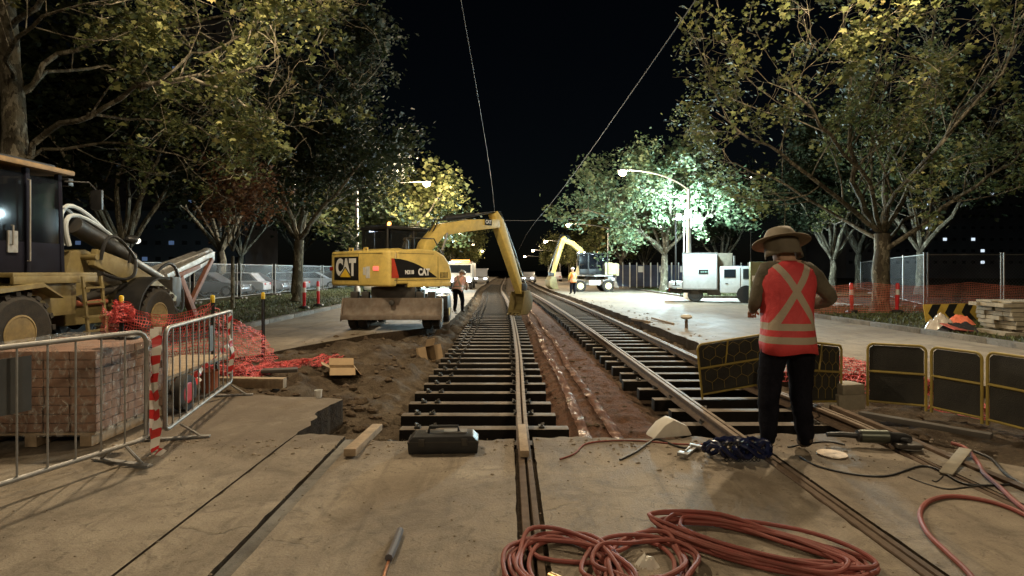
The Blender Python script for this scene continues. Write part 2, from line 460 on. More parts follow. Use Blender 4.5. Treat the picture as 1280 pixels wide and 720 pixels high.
# loose clods and stones
def rubble(name, label, spots, mat, seed):
    rnd = random.Random(seed); mb = MB()
    for (x, y, r, z) in spots:
        n = 5; vs = []; ax = rnd.random()*6
        for i, (th, k) in enumerate(((.5,4),(1.3,6),(2.2,5))):
            for j in range(k):
                w = 2*PI*j/k+i+ax; rr = r*(.75+.5*rnd.random())
                vs.append((x+rr*math.sin(th)*math.cos(w)*1.2, y+rr*math.sin(th)*math.sin(w), z+r*.7*math.cos(th)*(.8+.4*rnd.random())))
        bm = bmesh.new()
        for p in vs: bm.verts.new(p)
        h = bmesh.ops.convex_hull(bm, input=bm.verts)
        bm.verts.index_update()
        mb.add([v.co[:] for v in bm.verts], [[v.index for v in f.verts] for f in bm.faces]); bm.free()
    return tag(mb.obj(name, mat, smooth=False), label, 'rubble', kind='stuff')
rnd = random.Random(3); spots = []
for k in range(1300):
    x = rnd.uniform(-5.0,-1.5); y = rnd.uniform(7.0,15.5); r = .008+.055*rnd.random()**5
    if x < -1.75-(y < 15.5)*0 and (x > -5.3+(y-8)*.25): spots.append((x,y,r,earth(x,y)+r*.2))
for k in range(420):
    y = rnd.uniform(5.2,24); x = rnd.uniform(3.5,4.5 if y > 9 else 6.0)+tdx(y); r = .012+.07*rnd.random()**4
    spots.append((x,y,r,earth(x,y)+r*.2))
for k in range(420):
    y = rnd.uniform(5.3,18); x = rnd.uniform(.5,1.9); r = .007+.03*rnd.random()**4
    spots.append((x,y,r,earth(x,y)+r*.2))
for k in range(140):
    x = rnd.uniform(-2.1,-1.3); y = rnd.uniform(5.2,7.3); r = .012+.06*rnd.random()**3; spots.append((x,y,r,earth(x,y)+r*.2))
for k in range(70):
    x = rnd.uniform(-4.8,-2.0); y = 7.15+rnd.random()*.5; r = .015+.06*rnd.random()**3; spots.append((x,y,r,earth(x,y)+r*.2))
rubble('rubble', 'loose brown clods and stones along the dug trench edges', spots, m_rub, 4)
spots = []
for k in range(900):
    x = rnd.uniform(-3.5,4.5); y = rnd.uniform(2.3,5.0); r = .002+.006*rnd.random()**4; spots.append((x,y,r,.001))
for k in range(220):
    e_ = rnd.choice(inner); spots.append((e_[0]-abs(rnd.gauss(0,.5)), e_[1], .008+.025*rnd.random()**3, .002)) if e_[1] < 30 else None
for k in range(200):
    e_ = rnd.choice(rin); spots.append((e_[0]+abs(rnd.gauss(0,.6)), e_[1]+rnd.random()*.3, .01+.04*rnd.random()**3, .002)) if 8.6 < e_[1] < 30 else None
for k in range(700):
    x = rnd.uniform(-3.6,4.2); y = 5.15-abs(rnd.gauss(0,.28)); r = .003+.016*rnd.random()**4; spots.append((x,y,r,.001))
rubble('gravel', 'grit and crumbs scattered on the concrete', [s for s in spots if s], M('grit_stone',(.22,.175,.125),.9,0,.4,3,0,world=True), 5)

# grass on the verges (short tufts)
def grass(name, label, boxes, n, seed):
    rnd = np.random.default_rng(seed); V = []; Fc = []
    for (x0,x1,y0,y1,k) in boxes:
        x = rnd.uniform(x0,x1,k); y = rnd.uniform(y0,y1,k); a = rnd.uniform(0,6.28,k); h = rnd.uniform(.03,.10,k); w = .012+.01*rnd.random(k)
        lean = rnd.normal(0,.03,(k,2))
        p = np.empty((k,3,3)); p[:,0] = np.c_[x-w*np.cos(a),y-w*np.sin(a),np.full(k,.1)]
        p[:,1] = np.c_[x+w*np.cos(a),y+w*np.sin(a),np.full(k,.1)]; p[:,2] = np.c_[x+lean[:,0],y+lean[:,1],.1+h]
        V.append(p.reshape(-1,3))
    V = np.concatenate(V); me = bpy.data.meshes.new(name)
    me.from_pydata(V.tolist(), [], np.arange(len(V)).reshape(-1,3).tolist())
    return tag(link(name, me, M('grass_blades', (.07,.085,.025), .7, 0, .5, 1.2)), label, 'grass', kind='stuff')
grass('grass', 'short patchy grass on the kerbside verges', [(-13.5,-7.25,14.6,45,14000),(10.3,17,10,23,9000),(10.3,16,31.6,45,5000)], 0, 2)
# ------------------------------------------------------------------ trees
LEAF = np.array([(0,0),(.5,.02),(.32,.3),(.62,.55),(.24,.6),(0,1.05),(-.24,.6),(-.62,.55),(-.32,.3),(-.5,.02)])
LEAF4 = np.array([(0,0),(.5,.45),(0,1.0),(-.5,.45)])
def leaf_mesh(name, C, size, rng, lobed=True, up=.7):
    n = len(C); T = LEAF if lobed else LEAF4; k = len(T)
    nrm = rng.normal(0,1,(n,3)); nrm[:,2] = np.abs(nrm[:,2])+up
    nrm /= np.linalg.norm(nrm,axis=1)[:,None]
    a = rng.normal(0,1,(n,3)); a -= nrm*(a*nrm).sum(1)[:,None]; a /= np.linalg.norm(a,axis=1)[:,None]
    b = np.cross(nrm, a)
    s = size*np.clip(rng.lognormal(-.15,.33,n),.35,1.6)
    P = C[:,None,:]+s[:,None,None]*(T[None,:,0,None]*a[:,None,:]+(T[None,:,1,None]-.3)*b[:,None,:]-(.35*np.abs(T[None,:,0,None])**1.5)*nrm[:,None,:])
    me = bpy.data.meshes.new(name)
    me.vertices.add(n*k); me.vertices.foreach_set('co', P.reshape(-1).astype(np.float32))
    me.loops.add(n*k); me.loops.foreach_set('vertex_index', np.arange(n*k, dtype=np.int32))
    me.polygons.add(n); me.polygons.foreach_set('loop_start', np.arange(0,n*k,k,dtype=np.int32))
    me.update(calc_edges=True)
    at_ = me.attributes.new('leaf','FLOAT','FACE'); at_.data.foreach_set('value', rng.random(n).astype(np.float32))
    return me
def wander(rnd, p, d, L, n, wob, up):
    pts = [Vector(p)]; d = Vector(d).normalized()
    for i in range(n):
        d = (d+Vector((rnd.gauss(0,wob),rnd.gauss(0,wob),rnd.gauss(0,wob)+up))).normalized()
        pts.append(pts[-1]+d*(L/n))
    return pts
def samp(pts, t):
    f = t*(len(pts)-1); i = min(int(f), len(pts)-2)
    return pts[i].lerp(pts[i+1], f-i), (pts[i+1]-pts[i]).normalized()
def make_tree(name, label, base, trunk, limbs, seed, leaf_m, size=.13, per=60, kids_=(8,6), L2=1.5, spread=.22, lobed=True,
              bare=0.0, clump=0.0, up=.12, group=None, start=.25, bark=None, lens=(.32,.55), far=False):
    """trunk: list of (x,y,z,r); limbs: list of point lists with r0, all relative to base"""
    rnd = random.Random(seed); rng = np.random.default_rng(seed)
    root = thing(name, label, 'tree', base, 0, group)
    mb = MB(); C = []
    tp = [Vector(p[:3]) for p in trunk]; tr = [p[3] for p in trunk]
    fl = [(p.lerp(tp[i+1], s), tr[i]+(tr[i+1]-tr[i])*s) for i, p in enumerate(tp[:-1]) for s in (0,.5)]+[(tp[-1], tr[-1])]
    mb.tube([p+Vector((.02*rnd.gauss(0,1)*(i>0),.02*rnd.gauss(0,1)*(i>0),0)) for i,(p,_) in enumerate(fl)], [r*(1+.08*rnd.gauss(0,1)) for _, r in fl], 10)
    for pts, r0 in limbs:
        pts = [Vector(p) for p in pts]
        fine = []
        for i in range(len(pts)-1):
            for s in (0,.33,.66): fine.append(pts[i].lerp(pts[i+1],s)+Vector((rnd.gauss(0,.05),rnd.gauss(0,.05),rnd.gauss(0,.05)))*(0 if i==0 and s==0 else 1))
        fine.append(pts[-1]); m = len(fine)
        mb.tube(fine, [r0*(1-.85*(i/(m-1))) for i in range(m)], 7)
        Ltot = sum((fine[i+1]-fine[i]).length for i in range(m-1))
        for k in range(kids_[0]):
            t = start+(1-start)*((k+rnd.random())/kids_[0]); p, d = samp(fine, t)
            side = d.cross(Vector((rnd.gauss(0,1),rnd.gauss(0,1),rnd.gauss(0,1)))).normalized()
            L = Ltot*rnd.uniform(*lens)*(1.15-.6*t)+.5
            br = wander(rnd, p, d*.6+side*.9+Vector((0,0,.25)), L, 5, .18, up)
            rr = max(.010, r0*(1-.85*t)*.42)
            mb.tube(br, [rr*(1-.8*i/5) for i in range(6)], 5, cap=False)
            for q in range(kids_[1]):
                t2 = .2+.8*((q+rnd.random())/kids_[1]); p2, d2 = samp(br, t2)
                side = d2.cross(Vector((rnd.gauss(0,1),rnd.gauss(0,1),rnd.gauss(0,1)))).normalized()
                tw = wander(rnd, p2, d2*.7+side*.9+Vector((0,0,.1)), L2*rnd.uniform(.5,1.2), 4, .28, .02)
                mb.tube(tw, [max(.005,rr*.4*(1-.8*i/4)) for i in range(5)], 4 if not far else 3, cap=False)
                if rnd.random() < bare:
                    for _ in range(3):
                        p3, d3 = samp(tw, rnd.random()); mb.tube(wander(rnd,p3,d3+Vector((rnd.gauss(0,.6),rnd.gauss(0,.6),rnd.gauss(0,.6))),.5,3,.4,0),.006,3,cap=False)
                    continue
                nn = int(per*rnd.uniform(.5,1.5))
                tt = rng.random(nn)**.7
                idx = np.minimum((tt*4).astype(int),3); fr = tt*4-idx
                A = np.array([list(v) for v in tw])
                C.append(A[idx]*(1-fr)[:,None]+A[idx+1]*fr[:,None]+rng.normal(0,spread,(nn,3)))
    mb.obj('trunk', bark or m_bark, root)
    C = np.concatenate(C)
    if clump:   # leaves grow in bunches, with holes between
        k = np.array([mnoise.noise((p[0]*.9+seed, p[1]*.9, p[2]*.9))+.5*mnoise.noise((p[0]*2.3, p[1]*2.3+seed, p[2]*2.3)) for p in C])
        C = C[k > np.quantile(k, clump)]
    link('crown', leaf_mesh('crown', C, size, rng, lobed), leaf_m, root)
    return root

lm_olive = leaf_mat('plane_leaves_olive', (.042,.052,.018), (.10,.112,.038), (.21,.205,.08), (.27,.19,.08))
lm_green = leaf_mat('plane_leaves_green', (.05,.08,.04), (.10,.145,.075), (.18,.22,.12), (.22,.20,.10))
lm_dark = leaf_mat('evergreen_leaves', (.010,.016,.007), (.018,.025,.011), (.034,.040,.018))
lm_rust = leaf_mat('rusty_leaves', (.10,.04,.02), (.16,.07,.035), (.24,.13,.06))

def at_rel(base, px, py, Y): 
    p = at(px, py, Y); return (p[0]-base[0], p[1]-base[1], p[2]-base[2])
# big plane tree at the right verge
b = g(1100, 390, .1); Yb = b[1]
R = lambda px, py, dy=0: at_rel(b, px, py, Yb+dy)
fork = R(1103,292)
make_tree('plane_tree', 'big spreading olive leaved plane tree with a thick forked trunk behind the red bollards', b,
    [(0,0,0,.36),(.02,0,.4,.27),R(1101,340)+(.245,),fork+(.23,)],
    [([fork,R(1080,262),R(1066,225,-1),R(1062,160,-1.5),R(1065,90,-2),R(1055,15,-2)],0.126),
     ([fork,R(1108,240,1),R(1112,190,1),R(1150,120,1.5),R(1165,50,1),R(1170,-40,1)],0.126),
     ([R(1102,315),R(1140,290,-1),R(1200,245,-2),R(1262,205,-3),R(1330,150,-4)],0.096),
     ([fork,R(1140,230,2),R(1190,160,2),R(1240,90,2),R(1300,30,2)],0.096),
     ([fork,R(1050,250,-1),R(990,205,-2),R(940,170,-3),R(895,140,-4)],0.089),
     ([R(1100,300),R(1050,270,1.5),R(985,235,2),R(920,205,2.5),R(880,200,3)],0.074),
     ([fork,R(1090,230,-2),R(1040,170,-4),R(1000,120,-5),R(985,100,-5.5)],0.081),
     ([fork,R(1120,240,-2),R(1180,180,-5),R(1250,90,-6),R(1290,0,-7)],0.081),
     ([R(1101,310),R(1130,275,2),R(1190,245,4),R(1260,230,5)],0.067)],
    21, lm_olive, .108, 84, (9,7), 1.2, .17, bare=.12, clump=.55, start=.22)
# foreground plane tree at the left, behind the loader
b = (-11.6, 13.0, 0.0); 
R = lambda px, py, dy=0: at_rel(b, px, py, 13.0+dy)
fk = R(18,205)
make_tree('plane_tree', 'pale barked plane tree reaching one long branch over the wheel loader', b,
    [(0,0,0,.34),(0,0,1,.27),fk+(.25,),R(17,120)+(.22,),R(8,40)+(.19,),R(0,-80)+(.12,)],
    [([fk,R(60,165,-.3),R(110,142,-.8),R(175,112,-1),R(240,98,-1.4),R(300,90,-1.5),R(350,70,-1.5)],0.078),
     ([fk,R(50,188,.4),R(130,180,.8),R(200,190,1),R(260,205,1)],0.052),
     ([R(17,120),R(70,70,.5),R(150,40,.5),R(230,30,0),R(320,10,-.5),R(370,10,-.5)],0.067),
     ([R(8,40),R(60,-10,-1),R(130,-40,-1.5),R(230,-30,-2),R(330,-40,-2)],0.067),
     ([R(17,120),R(60,90,2),R(130,80,3),R(210,120,3.5),R(290,170,3)],0.059),
     ([R(17,100),R(0,60,-2),R(60,20,-3),R(140,0,-3.5)],0.059),
     ([R(16,80),R(-60,40,1),R(-120,-20,1)],0.067),
     ([R(175,112,-1),R(240,70,-.5),R(300,45,-.5),R(360,40,-.2),R(410,60,0)],0.037),
     ([R(240,98,-1.4),R(290,120,-1.6),R(330,150,-1.7),R(350,155,-1.7)],0.033),
     ([R(110,142,-.8),R(180,150,1),R(250,160,1.5),R(290,190,1.5)],0.037)],
    5, lm_olive, .10, 76, (8,6), .85, .15, bare=.12, clump=.55, start=.3)
# floodlit tree behind the truck
Yb = 40.0; b = (at(830,360,Yb)[0], Yb, .1)
R = lambda px, py, dy=0: at_rel(b, px, py, Yb+dy)
fk = R(831,318)
make_tree('plane_tree', 'floodlit pale green plane tree glowing beside the tall white lamp column', b,
    [(0,0,0,.36),(0,0,.5,.30),fk+(.27,)],
    [([fk,R(812,298,-1),R(790,285,-1.5),R(760,270,-2),R(720,262,-2)],.16),
     ([fk,R(800,285,1),R(775,255,1),R(748,240,1)],.14),
     ([fk,R(829,280),R(824,240),R(826,205)],.17),
     ([fk,R(846,300,-1.5),R(866,280,-2.5),R(895,265,-3),R(915,262,-3)],.14),
     ([fk,R(840,290,1.5),R(862,255,2),R(872,225,2)],.14),
     ([fk,R(838,280,-2),R(838,250,-4),R(800,235,-5)],.13),
     ([fk,R(815,285,2.5),R(795,250,4),R(800,220,5)],.13)],
    31, lm_green, .20, 62, (8,6), 1.4, .30, start=.2, up=.16, clump=.28)
# dark tree on the left verge with a forked trunk
b = g(372,377,.1); Yb = b[1]
R = lambda px, py, dy=0: at_rel(b, px, py, Yb+dy)
fk = R(374,300)
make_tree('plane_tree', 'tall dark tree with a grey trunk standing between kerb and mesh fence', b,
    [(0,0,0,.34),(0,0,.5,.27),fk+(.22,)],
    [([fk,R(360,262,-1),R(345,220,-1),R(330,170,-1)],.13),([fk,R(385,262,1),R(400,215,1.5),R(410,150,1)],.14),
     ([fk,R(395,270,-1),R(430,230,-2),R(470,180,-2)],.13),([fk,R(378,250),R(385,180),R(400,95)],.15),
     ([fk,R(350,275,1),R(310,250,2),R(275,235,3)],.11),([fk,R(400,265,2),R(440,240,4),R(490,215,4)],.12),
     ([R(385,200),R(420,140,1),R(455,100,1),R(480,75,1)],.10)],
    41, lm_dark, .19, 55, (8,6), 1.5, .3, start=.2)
# generic trees of the avenue, copied further along
def vase(seed, hf, top, rad, n, r):
    rnd = random.Random(seed); L = []
    for k in range(n):
        a = 2*PI*k/n+rnd.uniform(-.3,.3); rr = rad*rnd.uniform(.6,1.0); tz = top*rnd.uniform(.75,1.0)
        if k % 3 == 0: rr *= .45; tz = top
        p = [(0,0,hf)]
        for s in (.3,.6,1.0):
            p.append((rr*s**.8*math.cos(a)+rnd.gauss(0,.2), rr*s**.8*math.sin(a)+rnd.gauss(0,.2), hf+(tz-hf)*s**.85))
        L.append((p, r))
    return L
def generic(label, loc, seed, top, rad, lm, per=40, size=.3, hf=2.6, rz=0, group='avenue trees further along'):
    return make_tree('plane_tree', label, loc, [(0,0,0,.36),(0,0,.6,.28),(.05,0,hf*.6,.25),(0,0,hf,.24)], vase(seed,hf,top,rad,8,.15), seed, lm, size, per, (7,5), 1.6, .4, lobed=False, group=group, start=.25, far=True)
tA = generic('yellowish plane tree under the warm street lamp behind the excavator', (-8.6,42,.1), 51, 6.9, 5.6, lm_olive, 55)
tB = generic('brown tinged tree behind the far excavator on the right verge', (12.5,62,.1), 52, 7.2, 4.8, lm_olive)
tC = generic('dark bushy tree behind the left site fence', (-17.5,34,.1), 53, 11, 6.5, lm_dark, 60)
avenue = [(tB,-9.6,58,'avenue tree beyond the warm street lamp on the left kerb',.95),(tA,-9.3,74,'avenue tree far down the left kerb, before the truck lights',1.0),
 (tB,-9.2,92,'small looking avenue tree deep down the left side',0.95),(tA,-9.0,112,'avenue tree near the vanishing point on the left',0.8),
 (tA,10.9,78,'avenue tree far down the right kerb past the cab excavator',0.62),(tB,10.5,97,'small looking avenue tree deep down the right side',0.85),
 (tA,10.4,118,'avenue tree near the vanishing point on the right',0.75),
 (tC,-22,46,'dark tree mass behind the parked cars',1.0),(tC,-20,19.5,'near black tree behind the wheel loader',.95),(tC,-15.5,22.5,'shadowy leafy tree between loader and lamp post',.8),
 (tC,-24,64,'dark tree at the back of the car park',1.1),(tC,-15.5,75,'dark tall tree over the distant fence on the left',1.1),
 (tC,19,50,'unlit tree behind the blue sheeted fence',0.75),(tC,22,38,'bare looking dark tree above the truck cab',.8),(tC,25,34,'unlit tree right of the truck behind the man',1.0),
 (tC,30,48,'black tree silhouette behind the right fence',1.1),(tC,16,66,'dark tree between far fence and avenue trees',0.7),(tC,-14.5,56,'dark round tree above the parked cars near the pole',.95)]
for i, (t, x, y, lab, s) in enumerate(avenue):
    dup(t, (x,y,.1), i*1.3, lab, 'avenue trees further along', s)
# rust coloured shrub tree left
make_tree('small_tree', 'rusty leaved small tree hanging low behind the loader arm', (-10.6,21.5,.1), [(0,0,0,.08),(0,0,2,.06)],
    vase(61,2.2,5.0,.9,5,.04), 61, lm_rust, .12, 24, (6,5), .7, .2, start=.3)
# ------------------------------------------------------------------ tram track
SL = 1.8
def sleeper_mesh(n, L, w=.15, h=.15):
    mb = MB()
    mb.box((0,0,-h/2),(L,w,h))
    return mb
def make_sleeper(label, L, clips):
    t = thing('sleeper', label, 'sleeper')
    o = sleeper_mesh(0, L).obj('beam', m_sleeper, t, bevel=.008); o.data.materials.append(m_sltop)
    for p in o.data.polygons: p.material_index = 1 if p.normal.z > .8 else 0  # lit tone on upward faces, shaded near-black on the sides
    for cx in clips:
        for s in (-1,1):
            c = MB(); c.box((cx+s*.085,0,.012),(.06,.09,.022)); c.tube([(cx+s*.085,-.03,.03),(cx+s*.11,0,.045),(cx+s*.085,.035,.03)],.011,5)
            c.obj('rail_clip', m_dsteel, t)
    return t
gA = 'sleepers of the part railed track'; gB = 'sleepers of the fully railed track'
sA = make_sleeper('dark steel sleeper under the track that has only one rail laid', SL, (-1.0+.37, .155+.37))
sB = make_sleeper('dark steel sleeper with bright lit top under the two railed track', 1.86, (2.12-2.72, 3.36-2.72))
rnd = random.Random(9)
ZS = -.135
yA = [5.48, 6.0, 6.56]
Y = 7.13
while Y < 66: yA.append(Y); Y += .605
first = True
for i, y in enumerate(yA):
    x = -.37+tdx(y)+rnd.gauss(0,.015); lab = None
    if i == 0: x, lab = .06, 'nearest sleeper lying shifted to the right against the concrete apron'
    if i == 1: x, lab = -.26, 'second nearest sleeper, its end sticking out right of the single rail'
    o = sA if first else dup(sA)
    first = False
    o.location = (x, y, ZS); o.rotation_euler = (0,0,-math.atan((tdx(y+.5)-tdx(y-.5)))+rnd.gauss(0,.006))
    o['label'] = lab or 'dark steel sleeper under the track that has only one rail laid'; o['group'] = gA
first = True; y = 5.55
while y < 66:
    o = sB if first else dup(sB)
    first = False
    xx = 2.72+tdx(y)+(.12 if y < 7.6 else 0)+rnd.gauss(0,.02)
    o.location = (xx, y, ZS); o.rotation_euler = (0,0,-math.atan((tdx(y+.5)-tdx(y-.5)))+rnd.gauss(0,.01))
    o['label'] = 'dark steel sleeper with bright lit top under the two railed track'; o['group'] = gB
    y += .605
def rail(label, xf, y0, y1):
    prof = [(-.06,-.135),(.06,-.135),(.06,-.122),(.012,-.10),(.012,-.045),(.055,-.03),(.055,-.004),(.046,-.002),(.018,-.002),(.014,-.028),(-.002,-.028),(-.006,0),(-.05,0),(-.055,-.006),(-.055,-.03),(-.012,-.045),(-.012,-.10),(-.06,-.122)]
    ys = []; y = y0
    while y < y1: ys.append(y); y += .4 if y < 14 else (.9 if y < 60 else 4)
    ys.append(y1); n = len(prof); vs = []; fs = []
    for y in ys:
        for u, v in prof: vs.append((xf(y)+u, y, v))
    for i in range(len(ys)-1):
        for k in range(n):
            k2 = (k+1) % n; fs.append((i*n+k,i*n+k2,(i+1)*n+k2,(i+1)*n+k))
    fs += [tuple(range(n)), tuple((len(ys)-1)*n+k for k in range(n-1,-1,-1))]
    mb = MB().add(vs, fs); o = mb.obj('rail', m_rail)
    o.data.materials.append(m_railtop)
    for p in o.data.polygons:
        if p.normal.z > .8 and p.center.z > -.008 and p.center.y > 5.2: p.material_index = 1
    return tag(o, label, 'rail', 'tram rails')
rail('single grooved rail of the part finished track under the yellow grab', lambda y: .135+.05*sm(5,11,y)+tdx(y), -14, 150)
rail('inner grooved rail of the finished track, ending near the blue bundle', lambda y: 2.165+.0*y+tdx(y), -14, 150)
rail('outer grooved rail of the finished track, passing behind the man', lambda y: 3.36+.2*sm(8.5,5.5,y)*(1 if y > 5.36 else 1)-.2*sm(5.4,4.6,y)+tdx(y), -14, 150)
# steel edge strip right
mb = MB(); P = [g(1040,512,-.03), g(1109,539,-.01), g(1186,572,.0), g(1265,604,.01), g(1400,661,.01)]
P[2] = (P[2][0],P[2][1],.012)
for i in range(4): mb.beam((P[i][0],P[i][1],.0), (P[i+1][0],P[i+1][1],.0), .07, .05)
tag(mb.obj('edge_beam', m_rail, bevel=.006), 'long steel edging bar along the right side of the apron', 'steel bar')
# two wrapped conduits between the tracks
m, nt, bb = new_mat('conduit_wrap'); co = coords(nt, True)
pn = nz(nt, co, 6, 6, .7)
c = ramp(nt, pn, [(.42,(.065,.034,.024)),(.58,(.14,.075,.055)),(.68,(.42,.31,.25))])  # palest stop paints highlights of the wrap into its colour
df = nt.nodes.new('ShaderNodeBsdfDiffuse'); nt.links.new(c, df.inputs['Color'])
gs = N(nt, 'ShaderNodeBsdfGlossy', Roughness=.22); gs.inputs['Color'].default_value = (.9,.8,.72,1)
bn = N(nt, 'ShaderNodeBump', Strength=.9, Distance=.03); nt.links.new(nz(nt, co, 14, 5, .7), bn.inputs['Height']); nt.links.new(bn.outputs['Normal'], gs.inputs['Normal'])
mx = nt.nodes.new('ShaderNodeMixShader'); nt.links.new(ramp(nt, nz(nt, co, 4.5, 4, .6), [(.52,.01),(.64,.24)]), mx.inputs[0])
nt.links.new(df.outputs[0], mx.inputs[1]); nt.links.new(gs.outputs[0], mx.inputs[2]); nt.links.new(mx.outputs[0], nt.nodes['Material Output'].inputs['Surface'])
for k, (dx, lab) in enumerate(((-.20,'left of two conduits wrapped in shiny reddish plastic between the tracks'),(.09,'right of two conduits wrapped in shiny reddish plastic between the tracks'))):
    mb = MB(); pts = []; y = 5.2
    while y < 42:
        x = 1.02+dx+.022*math.sin(y*.9+k*2)+tdx(y)+.12*sm(12,7,y)*0
        pts.append((x, y, earth(x, y)+.025)); y += .12 if y < 14 else .5
    rr = [.044+.008*mnoise.noise((p[1]*3,k,0)) for p in pts]
    mb.tube(pts, rr, 10)
    cz = [p[2] for p in pts]
    mb.v = [(v[0]+(v[0]-pts[i//10][0])*.45, v[1], cz[i//10]+(v[2]-cz[i//10])*.55) for i, v in enumerate(mb.v)]
    tag(mb.obj('conduit', m), lab, 'conduit')
# ------------------------------------------------------------------ machines
em_white = emission('work_lamp_lens', (.85,.93,1.0), 40)
em_warm = emission('warm_lamp_lens', (1.0,.82,.5), 40)
em_red = emission('tail_lamp_lens', (1.0,.16,.12), 1.0)
em_amber = emission('beacon_lens', (1.0,.35,.08), 6)
m_reddead = M('red_lens', (.35,.02,.015), .25)
def wheel_into(parent, c, r, w, axis='X', n=28, name='wheel', rimmat=None, lugs=True, out=1):
    """wheel with tyre and rim sub-parts; out = which side the dish faces"""
    hub = MB().lathe([(r*.2,-w*.3),(r*.2,w*.3)], 12, c, axis); wobj = hub.obj(name, rimmat or m_rim, parent)
    mb = MB(); ri = r*(.47 if lugs else .56)
    mb.lathe([(ri,-w*.42),(r*.86,-w*.5),(r*.97,-w*.42),(r,-w*.2),(r,w*.2),(r*.97,w*.42),(r*.86,w*.5),(ri,w*.42),(ri,-w*.42)], n, c, axis, close=False)
    if lugs:
        k = 20
        for i in range(k):
            for s in (-1,1):
                a = 2*PI*(i+.25*s)/k; rr = r*1.0
                ca, sa = math.cos(a)*rr, math.sin(a)*rr
                if axis == 'X': mb.box((c[0]+s*w*.24, c[1]+ca, c[2]+sa), (w*.46, r*.13, r*.10), rx=a-PI/2+0)
                else: mb.box((c[0]+sa, c[1]+s*w*.24, c[2]+ca), (r*.10, w*.46, r*.13), ry=a)
    mb.obj('tyre', m_rubber, wobj)
    rm = MB(); d = out*w
    rm.lathe([(ri*1.02,d*.44),(ri*.92,d*.46),(ri*.85,d*.25),(ri*.55,d*.2),(ri*.5,d*.34),(ri*.2,d*.36),(ri*.02,d*.36)], n, c, axis)
    for i in range(8):
        a = 2*PI*i/8; q = ri*.38
        p = {'X': (d*.36,math.cos(a)*q,math.sin(a)*q), 'Y': (math.sin(a)*q,d*.36,math.cos(a)*q)}[axis]
        rm.ball((c[0]+p[0],c[1]+p[1],c[2]+p[2]), r*.03, 6, 4)
    rm.obj('rim', rimmat or m_rim, wobj)
    return wobj
def cyl_part(name, p, q, r, parent, rod=None):
    p = Vector(p); q = Vector(q); mid = p.lerp(q,.58)
    o = MB().tube([p,mid],r,12).obj(name, m_dsteel if rod is None else rod, parent)
    MB().tube([mid,q],r*.5,10).obj('rod', m_galv, o); return o
def arm_poly(pts, t, x, w):
    """box-section arm following (y,z) pts with thickness list t"""
    up = []; dn = []
    for i, (a, b) in enumerate(pts):
        p0 = pts[max(0,i-1)]; p1 = pts[min(len(pts)-1,i+1)]
        d = Vector((p1[0]-p0[0], p1[1]-p0[1])).normalized(); n = Vector((-d.y,d.x))*t[i]/2
        up.append((a+n.x,b+n.y)); dn.append((a-n.x,b-n.y))
    mb = MB()
    for i in range(len(pts)-1): pass
    mb.prism(up+dn[::-1], x-w/2, x+w/2, 'YZ'); return mb

